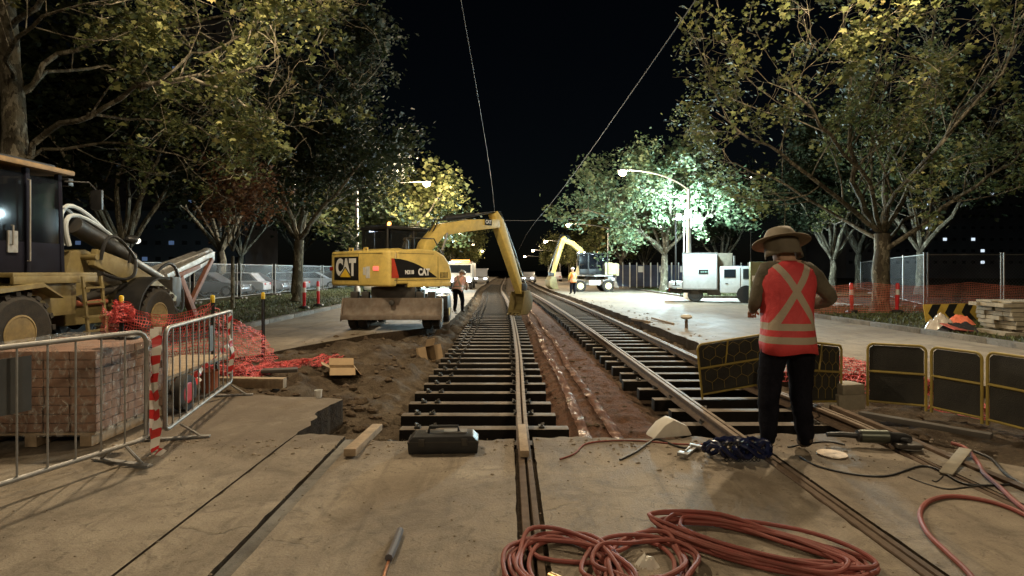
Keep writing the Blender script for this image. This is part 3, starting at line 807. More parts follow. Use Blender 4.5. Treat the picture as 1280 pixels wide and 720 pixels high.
def excavator(label, loc, head, under, boom, stick, bucket, lit=False):
    m_yellow = M('floodlit_machine_yellow',(.78,.68,.38),.5,0,.08,3,.15) if lit else MATS['machine_yellow']  # lit machine gets a paler copy, floodlight brightening put into the paint
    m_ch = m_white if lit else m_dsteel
    root = thing('wheeled_excavator', label, 'excavator', loc, head)
    U = Matrix.Rotation(under-head, 4, 'Z')
    # undercarriage
    mb = MB(U); mb.box((0,0,.66),(.78,2.9,.34)); mb.prism([(-1.25,.5),(1.25,.5),(1.0,.86),(-1.0,.86)],-.3,.3,'YZ'); mb.box((0,-.9,.72),(1.2,.5,.3)); mb.box((0,.9,.72),(1.2,.5,.3))
    mb.obj('chassis', m_ch, root, bevel=.03)
    for y in (-.95,1.1):
        MB(U).tube([(-1.0,y,.42),(1.0,y,.42)],.13,10).obj('axle', m_dsteel, root)
        for s in (-1,1):
            w = thing('wheel', None, None); w.parent = root; w.matrix_local = U @ Matrix.Translation((s*.97,y,.42))
            hub = w
            for k, dx in enumerate((-.13,.13)):
                mbt = MB(); c=(dx,0,0); r=.42; ww=.22; ri=.24
                mbt.lathe([(ri,-ww*.42),(r*.9,-ww*.5),(r,-ww*.35),(r,ww*.35),(r*.9,ww*.5),(ri,ww*.42),(ri,-ww*.42)],26,c,'X',close=False)
                for i in range(22):
                    a = 2*PI*i/22; mbt.box((dx,math.cos(a)*r,math.sin(a)*r),(ww*.8,.05,.03),rx=a-PI/2)
                mbt.obj('tyre', m_rubber, w)
            rm = MB(); d = s
            rm.lathe([(.245,d*.23),(.22,d*.235),(.2,d*.12),(.12,d*.1),(.1,d*.2),(.01,d*.2)],22,(0,0,0),'X')
            rm.obj('rim', m_yellow, w)
    # dozer blade towards the camera
    bl = MB(U); pr = [(-1.62,.28),(-1.56,.26),(-1.44,.42),(-1.40,.62),(-1.44,.82),(-1.50,.83),(-1.47,.62),(-1.52,.44)]
    bl.prism([(-1.66,.31),(-1.52,.31),(-1.40,.45),(-1.37,.62),(-1.41,.84),(-1.47,.84),(-1.45,.62),(-1.5,.46)],-1.28,1.28,'YZ')
    bl.box((0,-1.65,.35),(2.56,.03,.12)); 
    for s in (-1.28,1.28): bl.prism([(-1.67,.25),(-1.3,.35),(-1.3,.8),(-1.48,.84)], s-.015, s+.015,'YZ')
    blo = bl.obj('dozer_blade', M('scraped_blade_steel',(.20,.17,.14),.55,.3,.3,4,.7,(.13,.075,.045),.2,40), root, bevel=.006)
    fr = MB(U); 
    for s in (-.45,.45): fr.beam((s,-1.42,.55),(s,-.7,.6),.14,.2)
    fr.box((0,-1.2,.95),(1.15,.34,.34)); fr.tube([(0,-1.47,.72),(0,-1.62,.72)],.07,10); 
    for s in (-1.0,-.72,.7,1.0): fr.box((s,-1.32,.9),(.2,.22,.2))
    fr.obj('blade_frame', m_ch, root, bevel=.02)
    for s in (-1,1): MB(U).box((s*1.12,.08,.66),(.36,.8,.36)).obj('step_box', m_ch if lit else m_black, root, bevel=.02)
    MB().lathe([(.62,.82),(.62,1.0),(.5,1.0),(.5,1.14)],32).obj('turntable', m_dsteel, root)
    # upper structure
    def house_poly(): 
        P = []
        for k in range(7):
            a = PI+ (PI/2)*k/6; P.append((-1.13+.12*math.cos(a)*1.0, -1.48+.12*math.sin(a)))
        return P
    W = 1.25
    # rear counterweight, wrapping the corners
    pl = []
    for k in range(13):
        t = -1+2*k/12; x = W*t; y = -1.6+.10*abs(t)**9; pl.append((x,y))
    pl += [(W,-1.25),(-W,-1.25)]
    cw = MB(); cw.prism(pl, 1.14, 2.06, 'XY'); cwo = cw.obj('counterweight', m_yellow, root, bevel=.07, seg=3)
    # right engine side with sloping, rounded front
    sd = MB()
    top = [(-1.249,1.2),(-1.249,2.055),(-.5,2.12),(.1,2.09),(.42,1.95),(.62,1.72),(.70,1.45),(.70,1.2)]
    sd.prism(top,   .45, W, 'YZ'); sdo = sd.obj('engine_cover', m_yellow, root, bevel=.05, seg=3)
    MB().box((0,-.1,1.17),(2.38,1.7,.1)).obj('platform', m_ch, root)
    hd = MB(); hd.prism([(-1.249,1.25),(-1.249,2.06),(-.5,2.16),(-.2,2.1),(-.2,1.25)], -W+.004, .45, 'YZ'); hd.obj('hood', m_yellow, root, bevel=.05)
    sk = MB(); sk.box((W-.06,-.12,1.18),(.13,1.55,.13)); sk.obj('side_skirt', m_yellow, root, bevel=.02)
    sm_ = MB()
    sm_.box((W+.001,-.35,1.30),(.006,2.0,.012)); sm_.box((W+.001,-.62,1.99),(.006,1.25,.010)); sm_.box((W+.001,.16,1.62),(.006,.010,.62))
    sm_.obj('panel_seam', m_black, sdo)
    vg = MB()
    for k in range(6): vg.box((W+.002,.26+k*.05,1.42),(.008,.022,.16))
    vg.obj('vent', m_black, sdo)
    rs_ = MB(); rs_.box((0,-1.601,1.985),(2.2,.006,.010)); rs_.box((.12,-1.601,1.6),(.010,.006,.76)); rs_.obj('panel_seam', m_black, cwo)
    # dark side decal
    dc = [(-1.42,1.36),(-1.42,1.84)]
    for k in range(8):
        t = k/7; dc.append((-1.36+1.45*t, 1.85-.47*t**1.9))
    dc.append((.11,1.36))
    dco = MB().prism(dc, W-.003, W+.008, 'YZ').obj('side_panel', M('decal_black',(.012,.011,.011),.3), root)
    st = [(-.93,1.36),(-.93,1.82),(-.86,1.82),(-.70,1.36)]
    MB().prism([(-1.44,1.36),(-1.44,1.85),(-1.36,1.85),(-1.20,1.36)], W+.009, W+.012,'YZ').obj('stripe', M('decal_red',(.5,.05,.02),.4), dco)
    Mx = Matrix.Translation((W+.013,-.36,1.50)) @ Matrix.Rotation(PI/2,4,'Z') @ Matrix.Rotation(PI/2,4,'X')
    mw = M('decal_white',(.8,.8,.78),.4,0,.03)
    text_obj('lettering','CAT',.24,mw,dco,Mx,.004,.012,.85)
    text_obj('lettering','M318',.14,mw,dco,Matrix.Translation((W+.013,-.86,1.50)) @ Matrix.Rotation(PI/2,4,'Z') @ Matrix.Rotation(PI/2,4,'X'),.004,.006,.95)
    # rear badge
    bp = MB().box((-.42,-1.603,1.60),(1.06,.02,.62)).obj('badge_panel', M('decal_black'), cwo, bevel=.005)
    bx = -.42
    Mb = Matrix.Translation((bx,-1.617,1.61)) @ Matrix.Rotation(PI/2,4,'X')
    bp.name = 'badge_panel'
    tx = text_obj('lettering','CAT',.58,mw,cwo,Mb,.006,.035,.76)
    MB().prism([(bx-.24,1.37),(bx+.24,1.37),(bx,1.60)],-1.632,-1.622,'XZ').obj('triangle', M('decal_yellow',(.75,.5,.04),.4), cwo)
    ln = MB()
    for a, b2 in (((bx-.275,1.37),(bx,1.64)),((bx,1.64),(bx+.275,1.37))): ln.beam((a[0],-1.626,a[1]),(b2[0],-1.626,b2[1]),.012,.03,(0,1,0))
    ln.obj('triangle_outline', M('decal_black'), cwo)
    sp = MB(); sp.box((.52,-1.601,1.50),(.16,.012,.3)); sp.box((.37,-1.601,1.53),(.1,.012,.2)); sp.obj('reflector_sticker', M('silver_sticker',(.75,.76,.74),.2,.3), cwo)
    for s in (-1,1):
        tl = MB(); tl.box((s*1.13 if s<0 else .84,-1.60 if s>0 else -1.55,1.60),(.20,.05,.11)); tl.obj('tail_light', em_red if s>0 else m_reddead, cwo, bevel=.02)
    for x in (-.55,.1): MB().tube([(x-.07,-1.35,2.05),(x-.07,-1.35,2.14),(x+.07,-1.35,2.14),(x+.07,-1.35,2.05)],.025,6).obj('lifting_eye', m_yellow, cwo)
    # cab, left front
    x0, x1, y0, y1 = -1.22,-.14,-.45,1.35; z0, z1 = 1.25,2.76
    cab = thing('cab', None, None); cab.parent = root
    fr = MB()
    for (x,y) in ((x0,y0),(x1,y0),(x0,y1-.1),(x1,y1-.1),(x0,.5),(x1,.5)): fr.box((x,y,(z0+z1)/2),(.07,.08,z1-z0))
    fr.box(((x0+x1)/2,(y0+y1)/2,z1),(x1-x0+.14,y1-y0+.14,.09)); fr.box(((x0+x1)/2,(y0+y1)/2,z0+.2),(x1-x0,y1-y0-.1,.4))
    fr.obj('cab_frame', m_black, cab, bevel=.02)
    gl = MB(); gl.box(((x0+x1)/2,y0,2.3),(x1-x0-.1,.012,1.1)); gl.box((x0,(y0+y1)/2,2.25),(.012,y1-y0-.2,1.2)); gl.box((x1,(y0+y1)/2,2.25),(.012,y1-y0-.2,1.2)); gl.box(((x0+x1)/2,y1-.06,2.25),(x1-x0-.1,.012,1.2))
    gl.obj('glazing', m_glasst if lit else glass('cab_glass',(.02,.022,.025),.05,.35), cab)
    se = MB(); se.box(((x0+x1)/2,.1,1.75),(.5,.5,.16)); se.box(((x0+x1)/2,-.15,2.1),(.5,.14,.75)); se.obj('operator_seat', m_black, cab, bevel=.04)
    bc = MB().lathe([(.06,2.80),(.055,2.88),(.03,2.92),(.0,2.92)],12,(x1-.1,y0+.15,0)); bc.obj('beacon', em_amber, cab)
    for k, x in enumerate((x0+.2,x1-.2)):
        wl = MB().box((x,y1+.09,2.84),(.14,.08,.1)).obj('work_light', m_black, cab, bevel=.01)
        MB().box((x,y1+.134,2.84),(.11,.01,.07)).obj('lens', em_white, wl)
    gr = MB(); gr.tube([(x0+.1,y0-.05,2.1),(x0+.1,y0-.25,2.75),(x1-.1,y0-.25,2.75),(x1-.1,y0-.05,2.1)],.018,6)
    hrail = MB(); hrail.tube([(1.05,-.8,2.1),(1.05,-.8,2.4),(1.05,.2,2.42),(1.05,.5,2.0)],.018,6); hrail.obj('handrail', m_dsteel, root)
    ex = MB().tube([(.75,-.5,2.1),(.75,-.5,2.32),(.75,-.6,2.4)],.05,10).obj('exhaust_pipe', m_dsteel, root)
    # boom, stick, bucket in the plane x = .2
    bx_ = .2
    arm_poly(boom, [.32]+[.37]*(len(boom)-2)+[.30], bx_, .32).obj('boom', MATS['machine_yellow'], root, bevel=.03)
    arm_poly(stick, [.22,.38]+[.30]*(len(stick)-3)+[.2], bx_, .28).obj('stick', MATS['machine_yellow'], root, bevel=.03)
    el = boom[-1]
    MB().box((bx_+.172,el[0]-.62,el[1]+.0),(.008,.34,.2)).obj('boom_badge', M('decal_black'), root)
    text_obj('lettering','CAT',.16,M('decal_white'),root,Matrix.Translation((bx_+.178,el[0]-.62,el[1])) @ Matrix.Rotation(PI/2,4,'Z') @ Matrix.Rotation(PI/2,4,'X'),.004,.006,.9)
    bl_ = MB(); b0, k1, el = boom[0], boom[len(boom)//2], boom[-1]
    for s in (-1,1): cyl_part('boom_cylinder', (bx_+s*.24,b0[0]+.35,b0[1]-.35), (bx_+s*.24,k1[0]+.1,k1[1]-.1), .07, root)
    cyl_part('stick_cylinder', (bx_,k1[0]+.2,k1[1]+.36), (bx_,stick[0][0]+.02,stick[0][1]+.02), .075, root)
    tp = stick[-1]
    cyl_part('bucket_cylinder', (bx_,stick[1][0]+.28,stick[1][1]+.05), (bx_,tp[0]+.3,tp[1]+.35), .055, root)
    hs = MB()
    for s in (-.08,.08): hs.tube([(bx_+s,b0[0],b0[1]+.25),(bx_+s,k1[0]-.1,k1[1]+.3),(bx_+s,k1[0]+.6,k1[1]+.33),(bx_+s,el[0]-.5,el[1]+.32),(bx_+s,el[0]+.1,el[1]+.4),(bx_+s,stick[1][0]+.3,stick[1][1])],.022,6)
    hs.obj('hydraulic_hose', m_black, root)
    bk = MB(); ty, tz = tp; B = bucket
    pr = [(ty-.12,tz+.05),(ty+.2,tz+.08),(ty+.33*B,tz-.2),(ty+.3*B,tz-.5*B),(ty+.05,tz-.72*B),(ty-.22*B,tz-.72*B),(ty-.3*B,tz-.66*B),(ty+.02,tz-.6*B),(ty+.18*B,tz-.4*B),(ty+.12,tz-.14)]
    bk.prism(pr, bx_-.3, bx_+.3, 'YZ')
    for s in (-.3,.3): bk.prism([(ty-.12,tz+.05),(ty+.2,tz+.05),(ty+.33*B,tz-.2),(ty+.3*B,tz-.5*B),(ty+.05,tz-.72*B),(ty-.3*B,tz-.7*B)], bx_+s-.015, bx_+s+.015,'YZ')
    for k in range(4): bk.box((bx_-.25+k*.166,ty-.33*B,tz-.70*B),(.06,.16,.04),rx=.3)
    bk.obj('bucket', m_lyellow, root, bevel=.008)
    lk = MB(); lk.box((bx_,ty+.06,tz+.2),(.34,.3,.26)); lk.obj('quick_hitch', m_dsteel, root, bevel=.03)
    return root
HD = -math.radians(39)
exA = excavator('big yellow wheeled excavator seen from behind, boom bent over the single rail', (-3.0,15.9,0), HD, 0,
    [(.45,1.75),(.66,2.25),(1.22,2.76),(2.4,2.96),(3.87,3.12)], [(3.68,3.46),(3.92,3.16),(4.55,1.95),(5.14,.76)], 1.05)
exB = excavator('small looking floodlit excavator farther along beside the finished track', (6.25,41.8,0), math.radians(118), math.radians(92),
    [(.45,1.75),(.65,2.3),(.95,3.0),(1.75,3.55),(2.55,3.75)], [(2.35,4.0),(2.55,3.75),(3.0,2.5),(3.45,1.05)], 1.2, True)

# ---- wheel loader
ld = thing('wheel_loader', 'yellow wheel loader with dark cab and raised arm behind the brick pallet', 'wheel loader', (-8.35,0,0), 0)
X = .9
for (y, r) in ((8.35,.60),(11.67,.60)):
    for s in (-1,1): wheel_into(ld, (s*.87,y,.6), r, .46, 'X', 30, out=s)
    MB().tube([(-.8,y,.6),(.8,y,.6)],.16,10).obj('axle', m_dsteel, ld)
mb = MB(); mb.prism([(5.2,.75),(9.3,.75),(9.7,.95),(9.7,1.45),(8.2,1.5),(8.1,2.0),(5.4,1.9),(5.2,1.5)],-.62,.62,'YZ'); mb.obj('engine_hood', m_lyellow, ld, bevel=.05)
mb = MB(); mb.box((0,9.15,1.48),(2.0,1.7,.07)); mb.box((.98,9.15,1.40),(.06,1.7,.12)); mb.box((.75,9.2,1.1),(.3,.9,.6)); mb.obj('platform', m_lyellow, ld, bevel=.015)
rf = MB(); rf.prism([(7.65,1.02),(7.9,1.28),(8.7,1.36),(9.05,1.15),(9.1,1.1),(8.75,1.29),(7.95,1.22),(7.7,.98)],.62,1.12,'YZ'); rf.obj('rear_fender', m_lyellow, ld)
cb = thing('cab', None, None); cb.parent = ld
fr = MB()
for (x,y) in ((.58,8.45),(-.58,8.45),(.58,9.72),(-.58,9.72),(.6,9.0),(-.6,9.0)): fr.beam((x,y,1.5),(x*.97,y+(-.05 if y > 9.5 else 0),3.2),.08,.08)
fr.box((0,9.08,1.76),(1.2,1.3,.5)); fr.obj('cab_frame', M('cab_navy',(.008,.008,.016),.8,0,.2,3,0,spec=.15), cb, bevel=.015)
gl = MB(); gl.box((.59,8.72,2.55),(.012,.48,1.1)); gl.box((.59,9.36,2.5),(.012,.62,1.2)); gl.box((-.59,9.08,2.5),(.012,1.2,1.1)); gl.box((0,8.45,2.5),(1.1,.012,1.1)); gl.box((0,9.70,2.5),(1.1,.012,1.1))
gl.obj('glazing', m_glasst, cb)
ro = MB(); ro.box((0,9.0,3.25),(1.42,1.75,.09)); ro.obj('cab_roof', M('roof_rust_yellow',(.22,.13,.045),.6,0,.3,4,.6), cb, bevel=.03)
ro = MB(); ro.box((0,9.0,3.32),(1.1,1.3,.08)); ro.obj('roof_cap', m_black, cb, bevel=.03)
for k, x in enumerate((.45,-.45)):
    wl = MB().box((x,9.98,3.12),(.2,.12,.14)).obj('work_light', m_black, cb, bevel=.02)
mr = MB(); mr.tube([(.6,9.75,3.1),(.85,10.0,3.12),(.9,10.1,3.0)],.018,6); mr.box((.92,10.1,2.82),(.2,.05,.36)); mr.obj('mirror', m_black, cb, bevel=.01)
dh = MB(); dh.tube([(.64,8.68,1.95),(.67,8.68,1.95),(.67,8.68,2.25),(.64,8.68,2.25)],.014,6); dh.tube([(.66,8.95,1.7),(.70,8.95,1.7),(.70,8.95,3.0),(.66,8.95,3.0)],.014,6); dh.obj('grab_handle', m_galv, cb)
st = MB(); st.box((.62,8.72,2.0),(.02,.18,.34)); st.obj('door_latch_panel', m_galv, cb)
# ladder
la = MB()
for y in (9.55,9.98): la.beam((1.08,y+.0,1.45),(1.14,y+.06,.42),.035,.05)
for k in range(4): la.beam((1.09+.013*k,9.56,1.25-.25*k),(1.09+.013*k,10.0,1.25-.25*k),.09,.03)
la.obj('ladder', m_lyellow, ld)
# front frame
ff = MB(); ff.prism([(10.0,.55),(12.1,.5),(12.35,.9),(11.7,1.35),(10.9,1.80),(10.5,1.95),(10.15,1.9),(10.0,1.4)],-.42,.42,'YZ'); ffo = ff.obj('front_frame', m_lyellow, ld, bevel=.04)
MB().lathe([(.16,.0),(.16,.02)],18,(.415,10.75,1.1),'X').obj('frame_hole', m_black, ffo)
MB().tube([(.5,9.7,.95),(.5,10.9,.95)],.055,10).obj('steering_cylinder', M('worn_red_steel',(.3,.1,.06),.5), ld)
for s in (-1,1):
    la = arm_poly([(10.4,1.80),(11.2,1.56),(12.1,1.18),(12.9,.82)],[.32,.40,.40,.28],s*.62,.12); la.obj('lift_arm', m_lyellow, ld, bevel=.02)
for (p, q) in (((.62,10.45,2.02),(.62,10.45,2.02)),): MB().tube([(-.70,10.42,1.80),(.70,10.42,1.80)],.06,12).obj('pivot_pin', m_lyellow, ld)
for s in (-1,1):
    fd = MB(); po = []; pi = []
    for k in range(9):
        a = PI*(1.02-.62*k/8); po.append((11.67+.80*math.cos(a),.62+.80*math.sin(a))); pi.append((11.67+.76*math.cos(a),.62+.76*math.sin(a)))
    fd.prism(po+pi[::-1], s*.62, s*1.15, 'YZ'); fd.obj('front_fender', m_black, ld)
cyl_part('tilt_cylinder', (0.45,10.15,2.38), (.35,12.9,1.38), .16, ld)
cyl_part('lift_cylinder', (.48,10.2,1.0), (.48,11.7,1.3), .08, ld)
def arc3(p, top, q, n=10):
    p, t, q = Vector(p), Vector(top), Vector(q); c = t*2-(p+q)/2
    return [(p*(1-u)**2+c*2*u*(1-u)+q*u*u) for u in [i/n for i in range(n+1)]]
m_whose = M('pale_hose',(.50,.54,.55),.5,0,.15,6,.2)
for k, (p, t, q) in enumerate((((.35,10.05,2.0),(.35,10.15,2.72),(.35,11.1,2.32)),((.25,10.05,2.0),(.25,10.1,2.68),(.25,10.7,2.3)),((.42,10.1,2.0),(.46,10.15,2.55),(.4,11.35,2.16)))):
    MB().tube(arc3(p,t,q),.04,8).obj('hydraulic_hose', m_whose, ld)
for k, (p, t, q) in enumerate((((.7,10.5,1.75),(.78,10.7,2.2),(.74,11.4,1.8)),((.74,11.4,1.8),(.78,11.2,1.4),(.72,10.5,1.5)),((.5,12.6,1.2),(.7,13.0,.6),(.6,13.3,1.1)),((.3,12.7,1.4),(.4,13.2,1.7),(.45,13.5,1.1)))):
    MB().tube(arc3(p,t,q),.032,7).obj('rubber_hose', m_black, ld)
hl = MB(); hl.tube([(.72,11.25,1.7),(.76,11.25,2.08)],.025,6); hl.ball((.78,11.25,2.17),(.11,.16,.09)); hlo = hl.obj('headlight', m_black, ld)
MB().ball((.82,11.34,2.15),(.07,.06,.06)).obj('lens', emission('dim_lamp_lens',(1,.97,.88),1.5), hlo)
# coupler and raised jib with red struts
cp = MB(); cp.box((0,13.0,1.05),(1.3,.35,.7)); cp.beam((.2,12.7,1.3),(.2,13.4,1.1),.3,.3); cp.obj('quick_coupler', m_dsteel, ld, bevel=.03)
jb = MB()
for s in (-.38,.38):
    jb.beam((s,13.0,1.4),(s*.6,15.3,2.0),.1,.14); jb.beam((s,13.2,1.22),(s*.6,15.3,1.86),.08,.1)
jb.beam((0,13.1,1.46),(0,15.5,2.06),.22,.16); jb.ball((0,15.5,2.02),(.16,.2,.16)); jb.box((0,15.65,1.95),(.2,.14,.25)); jb.obj('jib', M('silver_arm',(.48,.47,.45),.45,.4,.3,4,.5), ld, bevel=.015)
m_rust = M('rust_red_steel',(.22,.085,.05),.6,.1,.3,5,.4)
rs = MB(); 
for s in (-.4,.4): rs.beam((s,13.5,1.38),(s,14.15,.4),.14,.16); rs.beam((s*.7,15.2,1.85),(s,14.0,.75),.1,.12); rs.beam((s,13.4,1.42),(s*.8,14.5,1.66),.1,.1)
rs.obj('strut', m_rust, ld, bevel=.01)

# ---- box truck at the right
tr = thing('box_truck', 'white box truck with short tray parked across the right kerb', 'truck', (0,27.2,0), 0)
bx = MB(); bx.box((9.19,.75,1.51),(1.60,1.9,1.80)); bxo = bx.obj('cargo_box', m_white, tr, bevel=.02)
fr = MB(); 
for x in (8.40,9.98): fr.box((x,-.205,1.51),(.04,.03,1.79))
fr.box((9.19,-.205,2.39),(1.6,.03,.05)); fr.box((9.19,-.205,.64),(1.6,.03,.06)); fr.obj('edge_trim', m_galv, bxo)
pl = MB().box((9.36,-.208,1.48),(.44,.012,.21)).obj('name_plate', M('plate_black',(.01,.012,.012),.4), bxo)
mk = MB()
for k, (x, w) in enumerate(((9.28,.1),(9.37,.06),(9.46,.07),(9.53,.03))): mk.box((x,-.217,1.48),(w,.006,.07))
mk.obj('plate_mark', M('plate_green',(.25,.4,.33),.5), pl)
MB().box((10.36,.95,1.50),(.66,1.5,1.8)).obj('front_bulkhead', M('tan_panel',(.30,.25,.18),.7,0,.3,3,.5), tr, bevel=.02)
MB().tube([(10.76,.0,1.3),(10.76,.0,2.25)],.05,8).obj('exhaust_stack', m_galv, tr)
dk = MB(); dk.box((8.05,.75,.84),(.64,1.9,.30)); dk.obj('tail_tray', m_white, tr, bevel=.02)
ch = MB(); ch.box((9.6,.75,.52),(4.0,.9,.18)); ch.box((9.85,.1,.48),(.6,.4,.26)); ch.box((7.80,.75,.56),(.06,1.6,.2)); ch.box((8.3,.05,.42),(.05,.3,.3)); ch.obj('chassis', m_dsteel, tr)
MB().box((7.76,.0,.60),(.05,.22,.14)).obj('tail_light', m_reddead, tr)
cabp = [(10.12,.46),(10.10,1.74),(11.66,1.76),(11.92,1.15),(11.98,.46)]
ca = MB(); ca.prism(cabp, -.18, 1.68, 'XZ'); cao = ca.obj('cab', m_white, tr, bevel=.05)
wn = MB(); wn.prism([(10.30,1.20),(10.30,1.60),(10.82,1.60),(10.82,1.20)],-.195,-.183,'XZ'); wno = wn.obj('rear_window', m_glassd, cao); 
wn = MB(); wn.prism([(11.14,1.14),(11.14,1.62),(11.58,1.62),(11.76,1.14)],-.195,-.183,'XZ'); wn.obj('front_window', m_glassd, cao)
wn = MB(); wn.box((11.02,-.188,1.08),(.025,.008,1.2)); wn.obj('door_seam', m_black, cao)
MB().box((10.42,-.19,.92),(.12,.02,.04)).obj('door_handle', m_black, cao)
MB().box((11.8,-.3,1.3),(.06,.14,.28)).obj('mirror', m_black, cao, bevel=.02)
for (x, y, n) in ((8.98,-.02,1),(11.3,-.02,1),(8.98,1.5,-1),(11.3,1.5,-1)):
    wheel_into(tr, (x,y,.36), .36, .26, 'Y', 22, rimmat=m_dsteel, lugs=False, out=-n)
ar = MB(); ar.lathe([(.44,0),(.44,.03)],20,(11.3,-.19,.40),'Y'); ar.obj('wheel_arch', m_black, tr)

# ---- distant white truck with lights, utility, parked cars
def car(name, label, loc, rz, mat, group=None, L=4.0, lights=None, van=False):
    t = thing(name, label, 'car' if not van else 'van', loc, rz, group)
    hL = L/2; W = .82
    low = [(-hL,.3),(-hL,.72),(-hL+.25,.82),(hL-1.1,.84),(hL-.1,.68),(hL,.45),(hL-.05,.26)]
    MB().prism(low,-W,W,'XZ').obj('body', mat, t, bevel=.06, seg=3)
    rf = [(-hL+.3,.8),(-hL+.75,1.3),(-hL+2.1,1.34),(hL-1.0,.8)] if not van else [(-hL+.06,.8),(-hL+.1,1.75),(hL-1.4,1.78),(hL-.75,.8)]
    MB().prism(rf,-W+.07,W-.07,'XZ').obj('roof', mat, t, bevel=.05)
    wd = MB(); c = Vector((sum(p[0] for p in rf)/4, 0)); 
    q = [(p[0]*.86+c.x*.14, .8+(p[1]-.8)*.84+.05) for p in rf]
    wd.prism(q,-W+.062,W-.062,'XZ'); wd.obj('side_window', m_glassd, t)
    for x in (-hL+.75,hL-.8):
        for s in (-1,1): wheel_into(t,(x,s*(W-.08),.31),.31,.2,'Y',18,rimmat=m_galv,lugs=False,out=s)
    for s in (-.55,.55):
        MB().box((hL-.03,s,.6),(.06,.3,.12)).obj('headlight', emission('headlamp_lens',(.9,.95,1),25) if lights else m_galv, t, bevel=.02)
        MB().box((-hL,s,.66),(.04,.3,.13)).obj('tail_light', m_reddead, t, bevel=.01)
    return t
m_csil = M('car_silver',(.20,.20,.22),.3,.6,.05); m_cwht = M('car_white',(.4,.4,.42),.3,0,.05); m_cgry = M('car_grey',(.16,.17,.18),.3,.4,.05); m_cred = M('car_maroon',(.2,.05,.05),.3,.2,.05)
gc = 'cars parked behind the left site fence'
for i, (px, Y, mm, lab, rz) in enumerate(((262,31,m_csil,'silver car behind the fence just right of the loader jib',.1),(290,33,m_cwht,'white car second from the loader jib behind the fence',.15),(318,35,m_csil,'pale silver car behind the fence left of the dark tree trunk',.1),
        (345,37,m_cgry,'grey car half hidden by the dark tree trunk',.1),(395,44,m_cwht,'white car right of the dark tree trunk, near the pink post',.2))):
    p = at(px,350,Y); car('parked_car', lab, (p[0],Y,.1), rz+PI*(i%2), mm, gc)
car('parked_car', 'white utility car with headlights far between the tracks ahead', (2.6,72,0), -PI/2-.1, m_cwht, None, 4.2, True)
car('parked_car', 'white car facing away far along the right carriageway', (6.6,80,0), PI/2, m_cwht)
t = thing('tipper_truck', 'white tipper truck with lights and orange beacon beyond the excavator', 'truck', (-4.0,46,0), 0)
MB().box((0,3.0,1.55),(2.0,3.6,1.3)).obj('tipper_body', m_white, t, bevel=.04)
rb = MB(); 
for k in range(5): rb.box((-.9+k*.45,1.17,1.55),(.06,.06,1.3))
rb.obj('tailgate_rib', m_white, t)
MB().prism([(-.1,.6),(-.1,2.1),(.9,2.3),(1.1,2.3),(1.1,.6)],-1.0,1.0,'YZ').obj('cab', m_white, t, bevel=.06)
MB().prism([(-.105,1.35),(-.105,2.0),(-.095,2.0),(-.095,1.35)],-.88,.88,'YZ').obj('windscreen', m_glassd, t)
MB().box((0,-.12,.62),(2.0,.16,.3)).obj('bumper', m_dsteel, t, bevel=.03)
for s in (-.72,.72): MB().box((s,-.21,.72),(.34,.03,.2)).obj('headlight', emission('headlamp_lens'), t, bevel=.02)
MB().box((0,.5,2.36),(1.5,.25,.12)).obj('light_bar', em_amber, t, bevel=.03)
for y in (.5,3.6):
    for s in (-1,1): wheel_into(t,(s*.86,y,.45),.45,.28,'X',20,rimmat=m_dsteel,lugs=False,out=s)
# ------------------------------------------------------------------ recentre helper
def recentre(root, d):
    d = Vector(d); root.location = root.location+d
    for c in kids(root): c.location = c.location-d
recentre(ld, (0,10,0)); recentre(tr, (10,0,0))
tr.location.x += .13; tr.rotation_euler = (0,0,math.radians(-19))
# ------------------------------------------------------------------ fences, nets, barriers
def chain_panel(label, p, q, h, z, group, mat_post=None, cell=.13, w=.005):
    p = Vector((p[0],p[1],0)); q = Vector((q[0],q[1],0)); L = (q-p).length
    root = thing('fence_panel', label, 'fence', (p.x,p.y,z), math.atan2(q.y-p.y,q.x-p.x), group)
    for x in (0,L-.06):
        MB().tube([(x,0,0),(x,0,h+.08)],.028,8).obj('post', mat_post or m_galv, root)
        MB().box((x,0,.05),(.25,.6,.1)).obj('base', m_kerb, root, bevel=.02)
    fr = MB(); fr.tube([(0,0,h),(L-.06,0,h)],.02,6); fr.tube([(0,0,.16),(L-.06,0,.16)],.016,6); fr.obj('rail', mat_post or m_galv, root)
    mb = MB(); H0, H1 = .18, h-.02; hh = H1-H0; n = int((L+hh)/cell); vs = []; fs = []
    for k in range(n):
        for s in (1,-1):
            x0 = k*cell-hh if s == 1 else k*cell
            a = [x0,H0]; b = [x0+s*hh,H1]
            def clip(a,b):
                lo, hi = 0.0, 1.0; dx = b[0]-a[0]
                for lim, sg in ((0,1),(L-.06,-1)):
                    t = (lim-a[0])/dx
                    if (dx > 0) == (sg == 1): lo = max(lo,t)
                    else: hi = min(hi,t)
                return lo, hi
            lo, hi = clip(a,b)
            if hi-lo < .02: continue
            P = [(a[0]+(b[0]-a[0])*t, a[1]+(b[1]-a[1])*t) for t in (lo,hi)]
            i = len(vs); y = .004*s
            vs += [(P[0][0]-w,y,P[0][1]),(P[0][0]+w,y,P[0][1]),(P[1][0]+w,y,P[1][1]),(P[1][0]-w,y,P[1][1])]; fs.append((i,i+1,i+2,i+3))
    mb.add(vs, fs); mb.obj('chain_mesh', M('fence_wire',(.20,.205,.21),.45,.5), root, smooth=False)
    return root
gf = 'temporary mesh fence on the left verge'
for i in range(9):
    y = 20+i*4.2
    chain_panel('temporary wire mesh fence panel in front of the parked cars', (-13.6,y), (-13.7,y+4.1), 1.75, .1, gf)
gf = 'temporary mesh fence by the right corner'
cs = [(15.8,21.3),(17.6,25),(19.8,29.5),(22.8,35),(27,43)]
